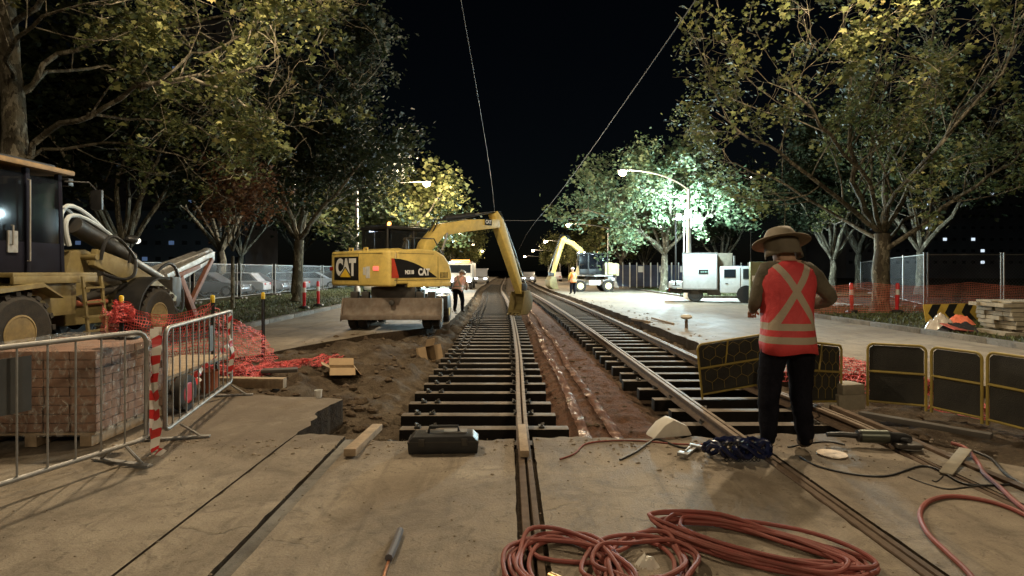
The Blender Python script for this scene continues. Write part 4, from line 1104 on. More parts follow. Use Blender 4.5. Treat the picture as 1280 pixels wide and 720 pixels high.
for i in range(len(cs)-1): chain_panel('chain link fence panel running back behind the big plane tree', cs[i], cs[i+1], 2.05, .1, 'receding right fence panels')
for i in range(3): chain_panel('chain link fence panel behind the chevron board and plank stack', (15.9+2.85*i,21.25-.05*i), (18.7+2.85*i,21.2-.05*i), 2.05, .1, gf)
# sheeted fence by the floodlit tree
m_navy = M('navy_shade_cloth',(.05,.06,.10),.8,0,.2,3)
for i in range(7):
    x = 8.4+i*1.75
    t = thing('site_fence', 'navy sheeted fence bay with pale posts left of the truck', 'fence', (x,47,.1), 0, 'navy sheeted fence bays')
    MB().box((.85,0,1.0),(1.68,.02,1.8)).obj('sheet', m_navy, t)
    for xx in (0,.58,1.16): MB().box((xx,-.05,1.05),(.09 if xx == 0 else .05,.06,2.1)).obj('post', m_white, t)
    if i in (1,2,3): MB().box((.9,-.03,1.55),(.4,.02,.5)).obj('notice', m_white, t)

def net(name, label, fn, nu, nv, w, mat, group=None, step=1):
    """plastic barrier netting: flat ribbons over a surface fn(u,v)"""
    P = [[Vector(fn(i/nu, j/nv)) for j in range(nv+1)] for i in range(nu+1)]
    vs = []; fs = []
    def strip(seq, off):
        i0 = len(vs)
        for k, p in enumerate(seq):
            o = off[k]; vs.append(p-o); vs.append(p+o)
        for k in range(len(seq)-1):
            a = i0+2*k; fs.append((a,a+1,a+3,a+2))
    for j in range(nv+1):
        seq = [P[i][j] for i in range(nu+1)]
        off = [((P[i][min(j+1,nv)]-P[i][max(j-1,0)]).normalized()*w) for i in range(nu+1)]
        strip(seq, off)
    for i in range(nu+1):
        seq = P[i]; off = [((P[min(i+1,nu)][j]-P[max(i-1,0)][j]).normalized()*w*.8) for j in range(nv+1)]
        strip(seq, off)
    me = bpy.data.meshes.new(name); me.from_pydata([tuple(v) for v in vs], [], fs); me.update()
    return tag(link(name, me, mat), label, 'safety net', group)
def along(pts, u):
    L = [0]
    for i in range(len(pts)-1): L.append(L[-1]+(Vector(pts[i+1])-Vector(pts[i])).length)
    d = u*L[-1]
    for i in range(len(pts)-1):
        if d <= L[i+1] or i == len(pts)-2:
            return Vector(pts[i]).lerp(Vector(pts[i+1]), (d-L[i])/max(1e-6,L[i+1]-L[i]))
pk = [(-7.0,9.6),(-5.95,8.6),(-4.6,8.7),(-4.30,9.75)]
def net1(u, v):
    p = along([(*a,0) for a in pk[:3]], u); z = .08+v*(.98-.2*math.sin(PI*((u*2) % 1))*1.0)
    k = .05*fbm(u*7,v*3,1.5)*2; return (p.x+k,p.y+.07*fbm(u*6+3,v*4,1.4)*2,z+.03*fbm(u*9,v*2,2))
net('safety_net', 'bright red barrier mesh stretched between the star pickets beside the loader', net1, 80, 18, .0055, m_netred)
def net2(u, v):
    p = along([(-4.6,8.7,0),(-4.30,9.75,0)], u); top = 1.0-.55*u**.8; x = p.x+.28*u*(1-v)+.1*fbm(u*5,v*5,2); 
    return (x, p.y+.14*fbm(u*5+2,v*5,2), .02+v*top+.04*fbm(u*7,v*7,2))
net('safety_net', 'slumped red barrier mesh sagging at the last star picket', net2, 36, 18, .005, m_netred)
def net3(u, v):
    c = along([(-4.7,8.0,0),(-4.0,8.1,0),(-3.75,9.2,0),(-3.2,9.7,0)], u); r = .17*(1+.5*math.sin(u*9))
    a = v*PI*1.2; x = c.x-r*math.cos(a)*1.3+.10*fbm(u*14,v*6,2)*2; y = c.y+.3*(v-.5)+.12*fbm(u*13+4,v*7,2)*2
    return (x, y, max(earth(x,y) if x > -5 else 0,-.1)+.02+abs(.19*math.sin(a)*(.6+.6*mnoise.noise((u*8,v*3,1))))+.05*abs(fbm(u*20,v*9,2)))
net('safety_net', 'crumpled heap of red mesh on the earth right of the left barrier', net3, 80, 26, .006, m_netred)
def net4(u, v):
    x = -6.1+.32*u; return (x+.08*fbm(u*9,v*5,2)*2, 8.55+.12*math.sin(u*9)+.1*fbm(u*6,v*9,3), .76+.34*v*math.sin(PI*(.15+.7*u))+.05*fbm(u*9,v*9,2))
net('safety_net', 'red mesh bunched over the first star picket by the loader ladder', net4, 30, 22, .006, m_netred)
def net5(u, v):
    x = 8.6+11.5*u; y = 18.4+.8*math.sin(u*3); z = .12+v*(1.02-.13*math.sin(PI*((u*3.2) % 1)))
    return (x, y+.05*fbm(u*20,v*3,1)*2, z+.02*fbm(u*24,v*3,1))
net('safety_net', 'long red barrier mesh across the right corner in front of the chain link fence', net5, 200, 16, .007, M('net_orange',(.55,.16,.11),.5,0,.15,5))
def net6(u, v):
    c = along([(4.2,8.6,0),(4.75,8.0,0),(5.3,7.1,0)], u)
    return (c.x+.5*(v-.4)+.08*fbm(u*11,v*7,2)*2, c.y+.3*(v-.5)+.08*fbm(u*10,v*8,2)*2, -.1+.52*math.sin(PI*v)*(1-.5*u)+.06*abs(fbm(u*12,v*9,2)))
net('safety_net', 'red mesh heaped behind the leftmost black barrier panel', net6, 60, 24, .006, m_netred)
def net7(u, v):
    c = along([(5.0,6.6,0),(5.3,6.0,0),(5.4,5.3,0),(5.6,4.7,0)], u)
    return (c.x+.32*(v-.3)+.07*fbm(u*14,v*7,2)*2, c.y+.1*(v-.5)+.06*fbm(u*12,v*8,2)*2, -.07+.13*math.sin(PI*v)+.06*abs(fbm(u*15,v*9,2)))
net('safety_net', 'red mesh trodden flat under the black barrier panels', net7, 70, 18, .007, m_netred)
# star pickets
for i, (x, y) in enumerate([(-5.95,8.6),(-4.6,8.7),(-4.30,9.8)]):
    z = 0 if x < -5.6 else earth(x,y)
    t = thing('star_picket', ['star picket with yellow cap holding the bunched mesh by the loader','star picket with yellow cap seen through the second barrier','star picket with yellow cap standing free left of the road'][i], 'star picket', (x,y,z), .4*i)
    mb = MB(); h = 1.13-z
    for a in (0,2.1,4.2): mb.box((.013*math.cos(a),.013*math.sin(a),h/2),(.036,.008,h),rz=a)
    mb.obj('stake', m_black, t)
    MB().lathe([(.03,h-.08),(.034,h),(.03,h+.03),(.01,h+.035)],10).obj('cap', M('cap_yellow',(.75,.52,.03),.5), t)

def crowd_barrier(label, p, q, h=1.04):
    p = Vector((*p,0)); q = Vector((*q,0)); L = (q-p).length
    t = thing('crowd_barrier', label, 'barrier', p, math.atan2(q.y-p.y,q.x-p.x), 'steel crowd barriers')
    r = .1; pts = []
    for cx, cz, a0 in ((r,.16+.02,PI),(L-r,.18,1.5*PI),(L-r,h-r,0),(r,h-r,.5*PI)):
        for k in range(5):
            a = a0+PI/2*k/4; pts.append((cx+r*math.cos(a)*(1 if True else 1),0,cz+r*math.sin(a)*(1 if cz > .5 else .4)))
    MB().tube(pts,.019,10,closed=True).obj('frame', m_galv, t)
    n = 11
    for k in range(1,n+1): MB().tube([(L*k/(n+1),0,.15),(L*k/(n+1),0,h)],.0075,6,cap=False).obj('bar', m_galv, t)
    for x in (.22,L-.22):
        f = MB(); f.beam((x,-.3,.015),(x,.3,.015),.05,.012); f.tube([(x,-.22,.02),(x,-.05,.14)],.012,6); f.tube([(x,.22,.02),(x,.05,.14)],.012,6); f.obj('foot', m_galv, t)
    return t
cbA = crowd_barrier('near steel crowd barrier at the left frame edge with a dark sheet hung on it', (-3.72,2.5), (-3.04,4.70))
cbB = crowd_barrier('steel crowd barrier angling away beside the brick pallet', (-3.02,4.92), (-3.52,7.10))
# dark sheet on the first barrier, plate on the second
R_ = cbA.rotation_euler.z; d = Vector((math.cos(R_),math.sin(R_),0)); p = Vector((-3.72,2.5,0))
def on_bar(root, x, z, off): 
    r = root.rotation_euler.z; return Vector(root.location)+Vector((math.cos(r),math.sin(r),0))*x+Vector((math.sin(r),-math.cos(r),0))*off+Vector((0,0,z))
mb = MB(); n = 8
for k in range(n):
    for j in range(n): pass
mb.box((0,0,0),(.24,.006,.38)); o = mb.obj('hanging_sheet', M('grey_sheet',(.05,.05,.048),.6), loc=on_bar(cbA,1.33,.77,-.03), rot=(0,0,cbA.rotation_euler.z)); tag(o,'dark sheet tied on the inside of the near crowd barrier','sheet')
o = MB().box((0,0,0),(.13,.006,.28)).obj('hanging_plate', M('slate_plate',(.06,.065,.06),.5), loc=on_bar(cbB,1.28,.80,.026), rot=(0,0,cbB.rotation_euler.z)); tag(o,'narrow dark plate hung on the angled crowd barrier','plate')
# red and white tape around the junction
m, nt, bb = new_mat('barrier_tape'); uv = nt.nodes.new('ShaderNodeAttribute'); uv.attribute_name = 'run'
s = math_n(nt,'FRACT', math_n(nt,'MULTIPLY', uv.outputs['Fac'], 6.5)); c = mixc(nt, math_n(nt,'GREATER_THAN', s, .5), (.72,.68,.62), (.55,.03,.03))
nt.links.new(c, bb.inputs['Base Color']); bb.inputs['Roughness'].default_value = .35
m_tape = m
def tape(label, pts, w=.055, seed=1, slant=.3):
    rnd = random.Random(seed); fine = []
    for i in range(len(pts)-1):
        n = max(2,int((Vector(pts[i+1])-Vector(pts[i])).length/.03))
        for k in range(n): fine.append(Vector(pts[i]).lerp(Vector(pts[i+1]),k/n)+Vector((rnd.gauss(0,.004),rnd.gauss(0,.004),0)))
    fine.append(Vector(pts[-1])); vs = []; fs = []; run = []; d = 0; tw = rnd.random()*3
    for i, p in enumerate(fine):
        t = (fine[min(i+1,len(fine)-1)]-fine[max(i-1,0)]).normalized()
        a = t.orthogonal().normalized(); bvec = t.cross(a); tw += rnd.gauss(0,.18)
        o = (a*math.cos(tw)+bvec*math.sin(tw))*w/2
        vs += [tuple(p-o),tuple(p+o)]; run += [d,d+slant*w]; d += .03
    for i in range(len(fine)-1): fs.append((2*i,2*i+1,2*i+3,2*i+2))
    me = bpy.data.meshes.new('barrier_tape'); me.from_pydata(vs,[],fs); me.update()
    at_ = me.attributes.new('run','FLOAT','POINT'); at_.data.foreach_set('value', run)
    me.shade_smooth()
    return tag(link('barrier_tape', me, m_tape), label, 'barrier tape')
tape('red white tape streaming down between the two crowd barriers', [(-3.03,4.78,1.05),(-2.98,4.74,.9),(-3.01,4.76,.6),(-2.97,4.74,.3),(-2.99,4.72,.03),(-2.9,4.70,.012)], .07, 3)
tape('second red white tape hanging at the brick pallet corner of the barriers', [(-3.04,4.86,1.06),(-3.05,4.84,.75),(-3.10,4.85,.4),(-3.07,4.84,.15),(-3.03,4.82,.03)], .06, 5)
tape('red white tape knotted to the far end of the angled crowd barrier', [(-3.50,7.05,1.05),(-3.53,7.08,.8),(-3.48,7.06,.5),(-3.52,7.05,.25)], .06, 8)
tape('loose red white tape drooping behind the angled crowd barrier', [(-3.50,7.0,.62),(-3.6,6.6,.40),(-3.66,6.3,.20),(-3.62,6.1,.16),(-3.58,6.5,.3)], .06, 11)

# shrink wrapped pallet of bricks
t = thing('brick_pallet', 'shrink wrapped pallet of tan bricks behind the near crowd barrier', 'pallet', (-3.62,4.9,0), 0.03)
mb = MB()
for x in (-1.0,-.55,-.08): mb.box((x,.55,.06),(.1,1.1,.1))
for k in range(8): mb.box((-.53,.05+k*.145,.12),(1.06,.1,.02))
mb.obj('pallet_base', m_wood, t)
rnd = random.Random(2); mb = MB(); bw, bd, bh = .22, .11, .076
for L in range(9):
    z = .135+L*(bh+.003)+bh/2
    for k in range(10):
        y = .06+k*.109
        for x in ((-.115 if L % 2 else -.06),): mb.box((-.11+rnd.gauss(0,.003)-.0,y,z),(.22,.104,bh-.004),rz=rnd.gauss(0,.01))
    for k in range(4): mb.box((-.11-.225*(k+1)+rnd.gauss(0,.003),.06,z),(.215,.104,bh-.004),rz=rnd.gauss(0,.01))
    for k in range(4): mb.box((-.11-.225*(k+1),1.04,z),(.215,.104,bh-.004))
mb.box((-.55,.55,.80),(1.0,.98,.06))
mb.obj('brick_stack', M('tan_brick',(.25,.14,.095),.85,0,.45,2.2,.3,(.18,.12,.08),.3,60), t, smooth=False)
m, nt, bb = new_mat('shrink_wrap'); co = coords(nt)
bb.inputs['Base Color'].default_value = (.75,.72,.66,1); bb.inputs['Roughness'].default_value = .12; bb.inputs['Specular IOR Level'].default_value = .9
w = N(nt,'ShaderNodeMapping'); w.inputs['Scale'].default_value = (3.5,3.5,2.2); nt.links.new(co, w.inputs[0]); fold = nz(nt, w.outputs[0], 5, 6, .6, 1.0)
bump(nt, bb, fold, .8, .02)
tp = nt.nodes.new('ShaderNodeBsdfTransparent'); mx = nt.nodes.new('ShaderNodeMixShader')
nt.links.new(ramp(nt, fold, [(.50,.05),(.72,.55)]), mx.inputs[0]); nt.links.new(tp.outputs[0], mx.inputs[1]); nt.links.new(bb.outputs[0], mx.inputs[2]); nt.links.new(mx.outputs[0], nt.nodes['Material Output'].inputs['Surface'])
mb = MB(); nx_, nz_ = 22, 18; ring = []
for j in range(nz_+1):
    z = .1+j/nz_*.79
    for k in range(4*nx_):
        s, u = divmod(k, nx_); u /= nx_
        c = [(0.02,-.01),(0.02,1.12),(-1.05,1.12),(-1.05,-.01)]; a, b2 = c[s], c[(s+1) % 4]
        x = a[0]+(b2[0]-a[0])*u; y = a[1]+(b2[1]-a[1])*u
        kx = .018*fbm(x*4+y*3, z*3, 2)*2; ring.append((x+kx,y+kx*.8,z+.01*fbm(x*5,y*5,2)))
fs = []
n4 = 4*nx_
for j in range(nz_):
    for k in range(n4): fs.append((j*n4+k,j*n4+(k+1) % n4,(j+1)*n4+(k+1) % n4,(j+1)*n4+k))
i0 = len(ring); G = 14
for i in range(G+1):
    for j in range(G+1):
        x = .02-1.07*i/G; y = -.01+1.13*j/G; e_ = max(abs(i/G-.5),abs(j/G-.5))*2
        ring.append((x,y,.875+.05*fbm(x*5,y*5,1.3)*(1.2-e_)+.015))
for i in range(G):
    for j in range(G): a = i0+i*(G+1)+j; fs.append((a,a+1,a+G+2,a+G+1))
mb.add(ring, fs); mb.obj('wrap', m, t)
bgm = MB(); 
for k in range(6): bgm.ball((-3.70+.05*k,5.12+.02*rnd.random(),.935+.008*rnd.random()),(.07,.09,.025),8,5)
tag(bgm.obj('plastic_scrap', m_black), 'black plastic scrap lying on top of the wrapped pallet', 'scrap')

# small site trailer wheel and deck behind the pallet
t = thing('hand_trolley', 'flat hand trolley with black tyre and red hub behind the angled barrier', 'trolley', (-3.75,6.05,0), .1)
for (y, s) in ((.1,1),): 
    wv = wheel_into(t,(.18,.12,.20),.20,.11,'X',22,rimmat=m_red,lugs=False,out=1)
    wv = wheel_into(t,(-.55,.12,.20),.20,.11,'X',22,rimmat=m_red,lugs=False,out=-1)
mb = MB(); mb.box((-.2,.7,.40),(.62,1.6,.04)); mb.obj('deck', m_wood, t, bevel=.006)
mb = MB(); mb.tube([(-.55,.12,.2),(.18,.12,.2)],.02,8); mb.beam((-.4,.0,.36),(-.4,1.5,.36),.05,.05); mb.beam((0,.0,.36),(0,1.5,.36),.05,.05); mb.beam((-.4,.12,.36),(-.4,.12,.2),.05,.05); mb.beam((0,.12,.36),(0,.12,.2),.05,.05); mb.beam((-.4,1.4,.36),(-.4,1.4,.0),.04,.04); mb.beam((0,1.4,.36),(0,1.4,.0),.04,.04); mb.obj('frame', m_dsteel, t)
t = thing('bucket', 'rust orange plastic bucket standing behind the far barrier foot', 'bucket', (-3.82,7.15,0), 0)
MB().lathe([(.09,0),(.12,.26),(.126,.27),(.118,.27),(.09,.02)],20).obj('pail', M('orange_plastic',(.42,.13,.06),.5,0,.2,4,.3), t)
MB().tube([(.12*math.cos(a),.02,.27+.1*math.sin(a)) for a in [PI*k/10 for k in range(11)]],.004,5).obj('handle', m_galv, t)

# black folding safety panels with yellow frames on the right
m_yfr = M('yellow_frame_paint',(.34,.25,.05),.5,0,.15,5,.35); m_pan = M('black_panel_mesh',(.020,.019,.016),.75,0,.6,4,.6,(.055,.048,.036),.6,120)
def rr_pts(x0,x1,z0,z1,r):
    P = []
    for cx,cz,a0 in ((x1-r,z1-r,0),(x0+r,z1-r,PI/2)):
        for k in range(6): a = a0+PI/2*k/5; P.append((cx+r*math.cos(a),0,cz+r*math.sin(a)))
    return [(x1,0,z0)]+P+[(x0,0,z0)]
def panel(label, p, q, h, kind='solid', lean=0, z0=.06, roll=0):
    p = Vector(p); q = Vector(q); L = math.hypot(q.x-p.x,q.y-p.y)
    t = thing('work_area_barrier', label, 'barrier panel', p, math.atan2(q.y-p.y,q.x-p.x), 'folding work area barrier panels')
    t.rotation_euler = (lean, -math.atan2(q.z-p.z,L)+roll, t.rotation_euler.z)
    fr = MB(); fr.tube(rr_pts(.012,L-.012,0,h,.07),.015,8); fr.tube([(.012,0,z0),(L-.012,0,z0)],.013,7); fr.tube([(.012,0,h*.56),(L-.012,0,h*.56)],.015,7); fr.obj('frame', m_yfr, t)
    if kind == 'solid':
        mb = MB(); mb.prism([(.03,z0),(L-.03,z0),(L-.03,h-.06),(L-.07,h-.02),(.07,h-.02),(.03,h-.06)],.004,.010,'XZ'); mb.obj('infill', m_pan, t)
    else:
        mb = MB(); s = .098; k = 0; hx = s*math.sqrt(3)
        def seg(a, b):
            for c in (a,b):
                if not (.02 < c[0] < L-.02 and z0 < c[1] < h-.03): return
            mb.tube([(a[0],0,a[1]),(b[0],0,b[1])],.0024,5,cap=False)
        rows = int(h/(1.5*s))+2; colsn = int(L/hx)+2
        for r_ in range(rows):
            for c_ in range(colsn):
                cx = c_*hx+(r_ % 2)*hx/2; cz = r_*1.5*s
                V = [(cx+s*math.sin(PI/3*i), cz+s*math.cos(PI/3*i)) for i in range(6)]
                for i in range(3): seg(V[i],V[i+1])
        mb.obj('hex_mesh', m_yfr, t)
        mb = MB(); mb.prism([(.03,z0),(L-.03,z0),(L-.03,h-.06),(L-.07,h-.02),(.07,h-.02),(.03,h-.06)],.012,.016,'XZ'); mb.obj('infill', m_pan, t)
        MB().tube([(L*.38,0,h*.56),(L*.45,0,h-.0)],.011,6).obj('brace', m_yfr, t)
    return t
Q = [g(1083,507,-.1),g(1159,514,-.1),g(1163,515,-.1),g(1229,530,-.1),g(1233,531,-.1),g(1312,552,-.1)]
panel('black barrier panel with yellow frame, nearest to the crouched red mesh', Q[0],Q[1],.76)
panel('black barrier panel with yellow frame, in the middle of the folded row', Q[2],Q[3],.76)
panel('black barrier panel with yellow frame, cut by the right frame edge', Q[4],Q[5],.78)
pA = g(877,500,-.14); pB = g(962,470,-.1)
panel('yellow hexagon mesh panel tilted across the rails left of the man', (pA[0],pA[1],-.13), (pA[0]+.98,pA[1]+.15,-.0), .72, 'hex', .05)
pA = g(1008,488,-.05)
panel('yellow hexagon mesh panel sloping down right of the man', (3.34,6.35,.0), (4.09,6.88,-.12), .74, 'hex', -.05)

# right verge: bollards, chevron board, clothes, planks, bag
def bollard(label, px, py, tilt):
    x, y, z = g(px,py,.1); t = thing('bollard', label, 'bollard', (x,y,z), 0, 'red work zone bollards'); t.rotation_euler = (0,tilt,0)
    MB().lathe([(.20,0),(.21,.03),(.17,.09),(.07,.12)],20).obj('base', m_black, t)
    MB().lathe([(.055,.08),(.055,.3),(.062,.31),(.062,.95),(.05,1.0),(.03,1.02)],18).obj('post', m_red, t)
    MB().lathe([(.0625,.62),(.0645,.62),(.0645,.80),(.0625,.80)],18,close=False).obj('reflective_band', M('silver_sticker'), t)
bollard('red plastic bollard left of the big plane tree trunk', 1065, 391, -.03)
bollard('red plastic bollard right of the big plane tree trunk', 1121, 391, .03)
bollard('faded pink bollard on the left grass verge beside the dark tree', 380, 386, .02)
bollard('faded red bollard half hidden at the left kerb behind the excavator', 398, 383, -.02)
b0 = g(1158,404,.1); b1 = g(1240,401,.1); L = math.hypot(b1[0]-b0[0],b1[1]-b0[1])
t = thing('chevron_board', 'yellow and black chevron board leaning low on the right verge', 'sign', b0, math.atan2(b1[1]-b0[1],b1[0]-b0[0])); t.rotation_euler = (-.16,0,t.rotation_euler.z)
hh = .50; MB().box((L/2,.012,hh/2+.02),(L,.02,hh)).obj('board', M('board_yellow',(.50,.34,.06),.5,0,.15,4,.3), t, bevel=.004)
mb = MB(); 
for k in range(4):
    x = .12+k*L/4; w = L/8; mb.prism([(x+.22,.03),(x+.22+w,.03),(x+w,hh/2+.02),(x+.22+w,hh+.01),(x+.22,hh+.01),(x,hh/2+.02)] if x+.22+w < L else [(x+.22,.03),(L,.03),(x+w,hh/2+.02),(L,hh+.01),(x+.22,hh+.01),(x,hh/2+.02)],-.004,.000,'XZ')
mb.obj('chevron', M('chevron_black',(.015,.015,.015),.5), t)
def heap(name, label, cat, c, r, mat, seed, n=26):
    mb = MB(); vs = []; fs = []
    for i in range(n+1):
        for j in range(n+1):
            u = i/n*2-1; v = j/n*2-1; d = min(1,math.hypot(u,v)); k = max(0,1-d**2.2)
            z = r[2]*k*(.6+.9*fbm(u*1.7+seed,v*1.7,1.3)+.35)+.03*k*abs(fbm(u*6,v*6+seed,1.5))
            vs.append((c[0]+u*r[0]*(1+.2*fbm(v*2,seed,1)), c[1]+v*r[1], c[2]+max(.004,z)))
    for i in range(n):
        for j in range(n):
            if math.hypot(i/n*2-1,j/n*2-1) < 1.05: a = i*(n+1)+j; fs.append((a,a+1,a+n+2,a+n+1))
    o = mb.add(vs,fs).obj(name, mat); return tag(o,label,cat)
c = g(1176,412,.1); heap('plastic_bag', 'cloudy plastic bag slumped at the kerb under the chevron board', 'bag', c, (.35,.3,.34), M('cloudy_plastic',(.40,.36,.31),.25), 3)
c = g(1205,411,.1); heap('hi_vis_jacket', 'orange hi-vis jacket dropped in front of the chevron board', 'jacket', (c[0],c[1]+.15,c[2]+.1), (.34,.25,.22), M('hi_vis_orange',(.70,.17,.09),.7,0,.3,9), 8)
c = g(1200,414,.1); heap('dark_clothes', 'dark crumpled clothes under the orange jacket', 'clothes', c, (.5,.28,.2), M('dark_cloth',(.02,.02,.025),.9), 12)
x0, y0, z0 = g(1240,424,.0)
t = thing('plank_stack', 'stack of sawn boards and sheets on the right verge', 'timber stack', (10.95,12.2,.1), -.06)
mb = MB(); rnd = random.Random(8); z = 0
for L_ in range(9):
    h_ = [.09,.05,.09,.1,.1,.1,.1,.09,.05][L_]; x_ = [-.0,.3,.25,.1,.05,.05,.08,-.1,.1][L_]+rnd.gauss(0,.03)
    for k in range(4): mb.box((x_+1.3,.2+k*.26,z+h_/2),(2.6+rnd.gauss(0,.06),.25,h_-.012),rz=rnd.gauss(0,.008))
    z += h_
mb.obj('board', m_wood2, t, smooth=False)
mb = MB(); mb.prism([(0,0),(.55,0),(.62,.02),(.62,.03),(0,.02)],0,.4,'XZ'); 
o = mb.obj('small_sign', M('sign_pink',(.45,.12,.10),.5,0,.5,9), loc=(10.35,13.0,.16), rot=(.3,.1,.2)); tag(o,'small red and white sign lying before the plank stack','sign')

# olive site cabinet behind the man
t = thing('site_cabinet', 'olive green ribbed site cabinet with a pale notice, behind the man', 'cabinet', (10.49,24.3,0), math.radians(-20))
m_ol = M('olive_paint',(.16,.17,.08),.6,0,.1,3,.3)
MB().box((1.0,.6,.98),(2.0,1.2,1.88)).obj('body', m_ol, t, bevel=.02)
mb = MB()
for k in range(10): mb.box((1.0,-.012,.14+k*.18),(1.94,.03,.035))
for x in (.02,1.98): mb.box((x,-.015,.97),(.06,.05,1.9))
mb.obj('rib', m_ol, t, bevel=.006)
MB().box((.17,-.032,1.20),(.22,.012,.24)).obj('notice', m_white, t)
for k in range(3): pass

# litter and tools in the foreground
m_card = M('cardboard',(.36,.25,.14),.85,0,.15,5,.2)
def carton(label, px, py, z, s, rz, open_=True, tip=0):
    x, y, _ = g(px,py,z); t = thing('cardboard_box', label, 'box', (x,y,earth(x,y)+.01), rz); t.rotation_euler = (0,tip,rz)
    w, d, h = s; th = .006
    mb = MB(); mb.box((0,0,th),(w,d,th)); 
    for a in (-1,1): mb.box((a*w/2,0,h/2),(th,d,h)); mb.box((0,a*d/2,h/2),(w-th*2,th,h))
    mb.obj('carton', m_card, t, smooth=False)
    fl = MB(); fl.beam((-w/2,0,h),(-w/2-.13,0,h+.06),d,.005,(0,0,1)); fl.beam((w/2,0,h),(w/2+.10,0,h-.12),d,.005); fl.beam((0,-d/2,h),(.0,-d/2-.12,h-.10),w,.005); fl.beam((0,d/2,h),(0,d/2+.10,h+.10),w,.005)
    fl.obj('flap', m_card, t, smooth=False)
carton('squashed open cardboard box lying on the earth bank', 427, 462, -.1, (.40,.3,.12), .35, True, .05)
carton('cardboard box tipped on its side near the sleepers', 527, 440, -.1, (.30,.28,.24), -.5, True, 1.35)
x, y, _ = g(398,497,0); tag(MB().lathe([(.035,0),(.045,.09),(.048,.093),(.042,.093),(.033,.006)],16).obj('paper_cup', m_white, loc=(x,y,.0)), 'white paper cup standing on the slab edge', 'cup')
t = thing('tool_box', 'black plastic tool box standing on the apron before the single rail', 'toolbox', (-.56,4.83,0), .05)
mb = MB(); mb.prism([(-.29,.0),(.29,.0),(.30,.10),(.25,.15),(-.25,.15),(-.30,.10)],-.11,.11,'XZ'); tb = mb.obj('case', m_black, t, bevel=.012)
mb = MB(); mb.box((0,0,.10),(.6,.226,.012)); 
for xx in (-.18,.18): mb.box((xx,-.117,.10),(.05,.012,.06))
mb.obj('latch', m_dsteel, t, bevel=.003)
MB().tube([(-.13,0,.15),(-.12,0,.205),(.12,0,.205),(.13,0,.15)],.014,8).obj('handle', m_black, t)
mb = MB(); mb.box((.1,.02,.158),(.2,.1,.012)); mb.obj('tray', m_galv, t)
def plank(label, p, q, w, h, mat=m_wood): return tag(MB().beam(p,q,w,h).obj('plank', mat, bevel=.004), label, 'plank')
plank('pale timber batten leaning from the pit onto the apron', (g(470,533,.0)[0],5.62,-.02), (g(436,574,0)[0],4.62,.045), .10, .06)
plank('short timber packer laid along the single rail end', (.125,5.45,.03), (.13,4.62,.035), .075, .055)
plank('flat scrap board lying across the steel edging bar', g(1182,592,.016), g(1207,561,.05), .085, .012, m_wood2)
plank('dark timber batten on the earth by the black panels', (g(1075,518,-.05)[0],g(1075,518,-.05)[1],-.04), (g(1240,548,-.05)[0],g(1240,548,-.05)[1],-.03), .10, .05, M('dark_plank',(.07,.06,.05),.8))
plank('thick beam buried at the slab side beneath the crumpled mesh', (-4.9,7.95,-.02), (-3.2,8.0,-.06), .14, .14, m_wood)
plank('dark plank lying by the mesh heap', (-4.5,8.35,.02), (-3.3,8.75,-.0), .2, .05, M('dark_plank',(.07,.06,.05),.8))
plank('short broken stick on the right road edge', (*g(790,399,.02)[:2],.03), (*g(812,403,.02)[:2],.03), .07, .06)
plank('thin stake crossing the sticks on the right road', (*g(815,399,.02)[:2],.06), (*g(842,405,.02)[:2],.02), .06, .05)
tag(MB().prism([(0,0),(.42,0),(.36,.10),(.22,.17),(.12,.12)],-.09,.09,'XZ').obj('foam_wedge', m_offwhite, bevel=.03, loc=(1.30,5.22,.0), rot=(0,0,.25)), 'cream coloured foam wedge at the apron edge between the tracks', 'foam block')
c = g(858,410,0); t = thing('worn_cone', 'small dirty white capped post poking up on the right trench edge', 'post', (c[0],c[1],-.1), 0)
MB().lathe([(.045,0),(.04,.34),(.03,.36)],12).obj('stub', m_rub, t); MB().ball((0,0,.40),(.16,.15,.07),14,8).obj('cap', m_offwhite, t)
# grinder, saw blade, ring
t = thing('cut_off_grinder', 'black angle grinder lying on the apron right of the man', 'grinder', (*g(1098,560)[:2],.0), -.15)
mb = MB(); mb.tube([(-.42,0,.10),(-.30,0,.105),(-.18,0,.10),(-.17,0,.10),(.08,0,.10),(.10,0,.10),(.2,0,.09),(.25,0,.08)],[.02,.024,.026,.052,.056,.045,.052,.04],14); mb.obj('body', m_black, t)
MB().tube([(-.15,0,.10),(.07,0,.103)],.0575,14).obj('motor_sleeve', M('olive_metal',(.10,.11,.09),.35,.6), t)
MB().lathe([(.0,.02),(.115,.02),(.115,.028),(.0,.028)],24,(.23,0,0)).obj('disc', m_galv, t)
MB().prism([(.10,.03),(.24,.03),(.32,.045),(.30,.07),(.10,.07)],-.11,.02,'XZ').obj('guard', m_dsteel, t, bevel=.01)
MB().tube([(.17,0,.08),(.17,-.16,.12)],.02,8).obj('side_handle', m_black, t)
x, y, _ = g(1040,569); mb = MB(); mb.lathe([(.03,.004),(.115,.004),(.118,.010),(.115,.016),(.075,.014),(.03,.014)],30); o = mb.obj('cutting_disc', M('worn_disc',(.50,.42,.33),.35,.5,.4,14,.4,(.16,.06,.04)), loc=(x,y,0)); tag(o,'used round cutting disc with rusty rim lying right of the man','disc')
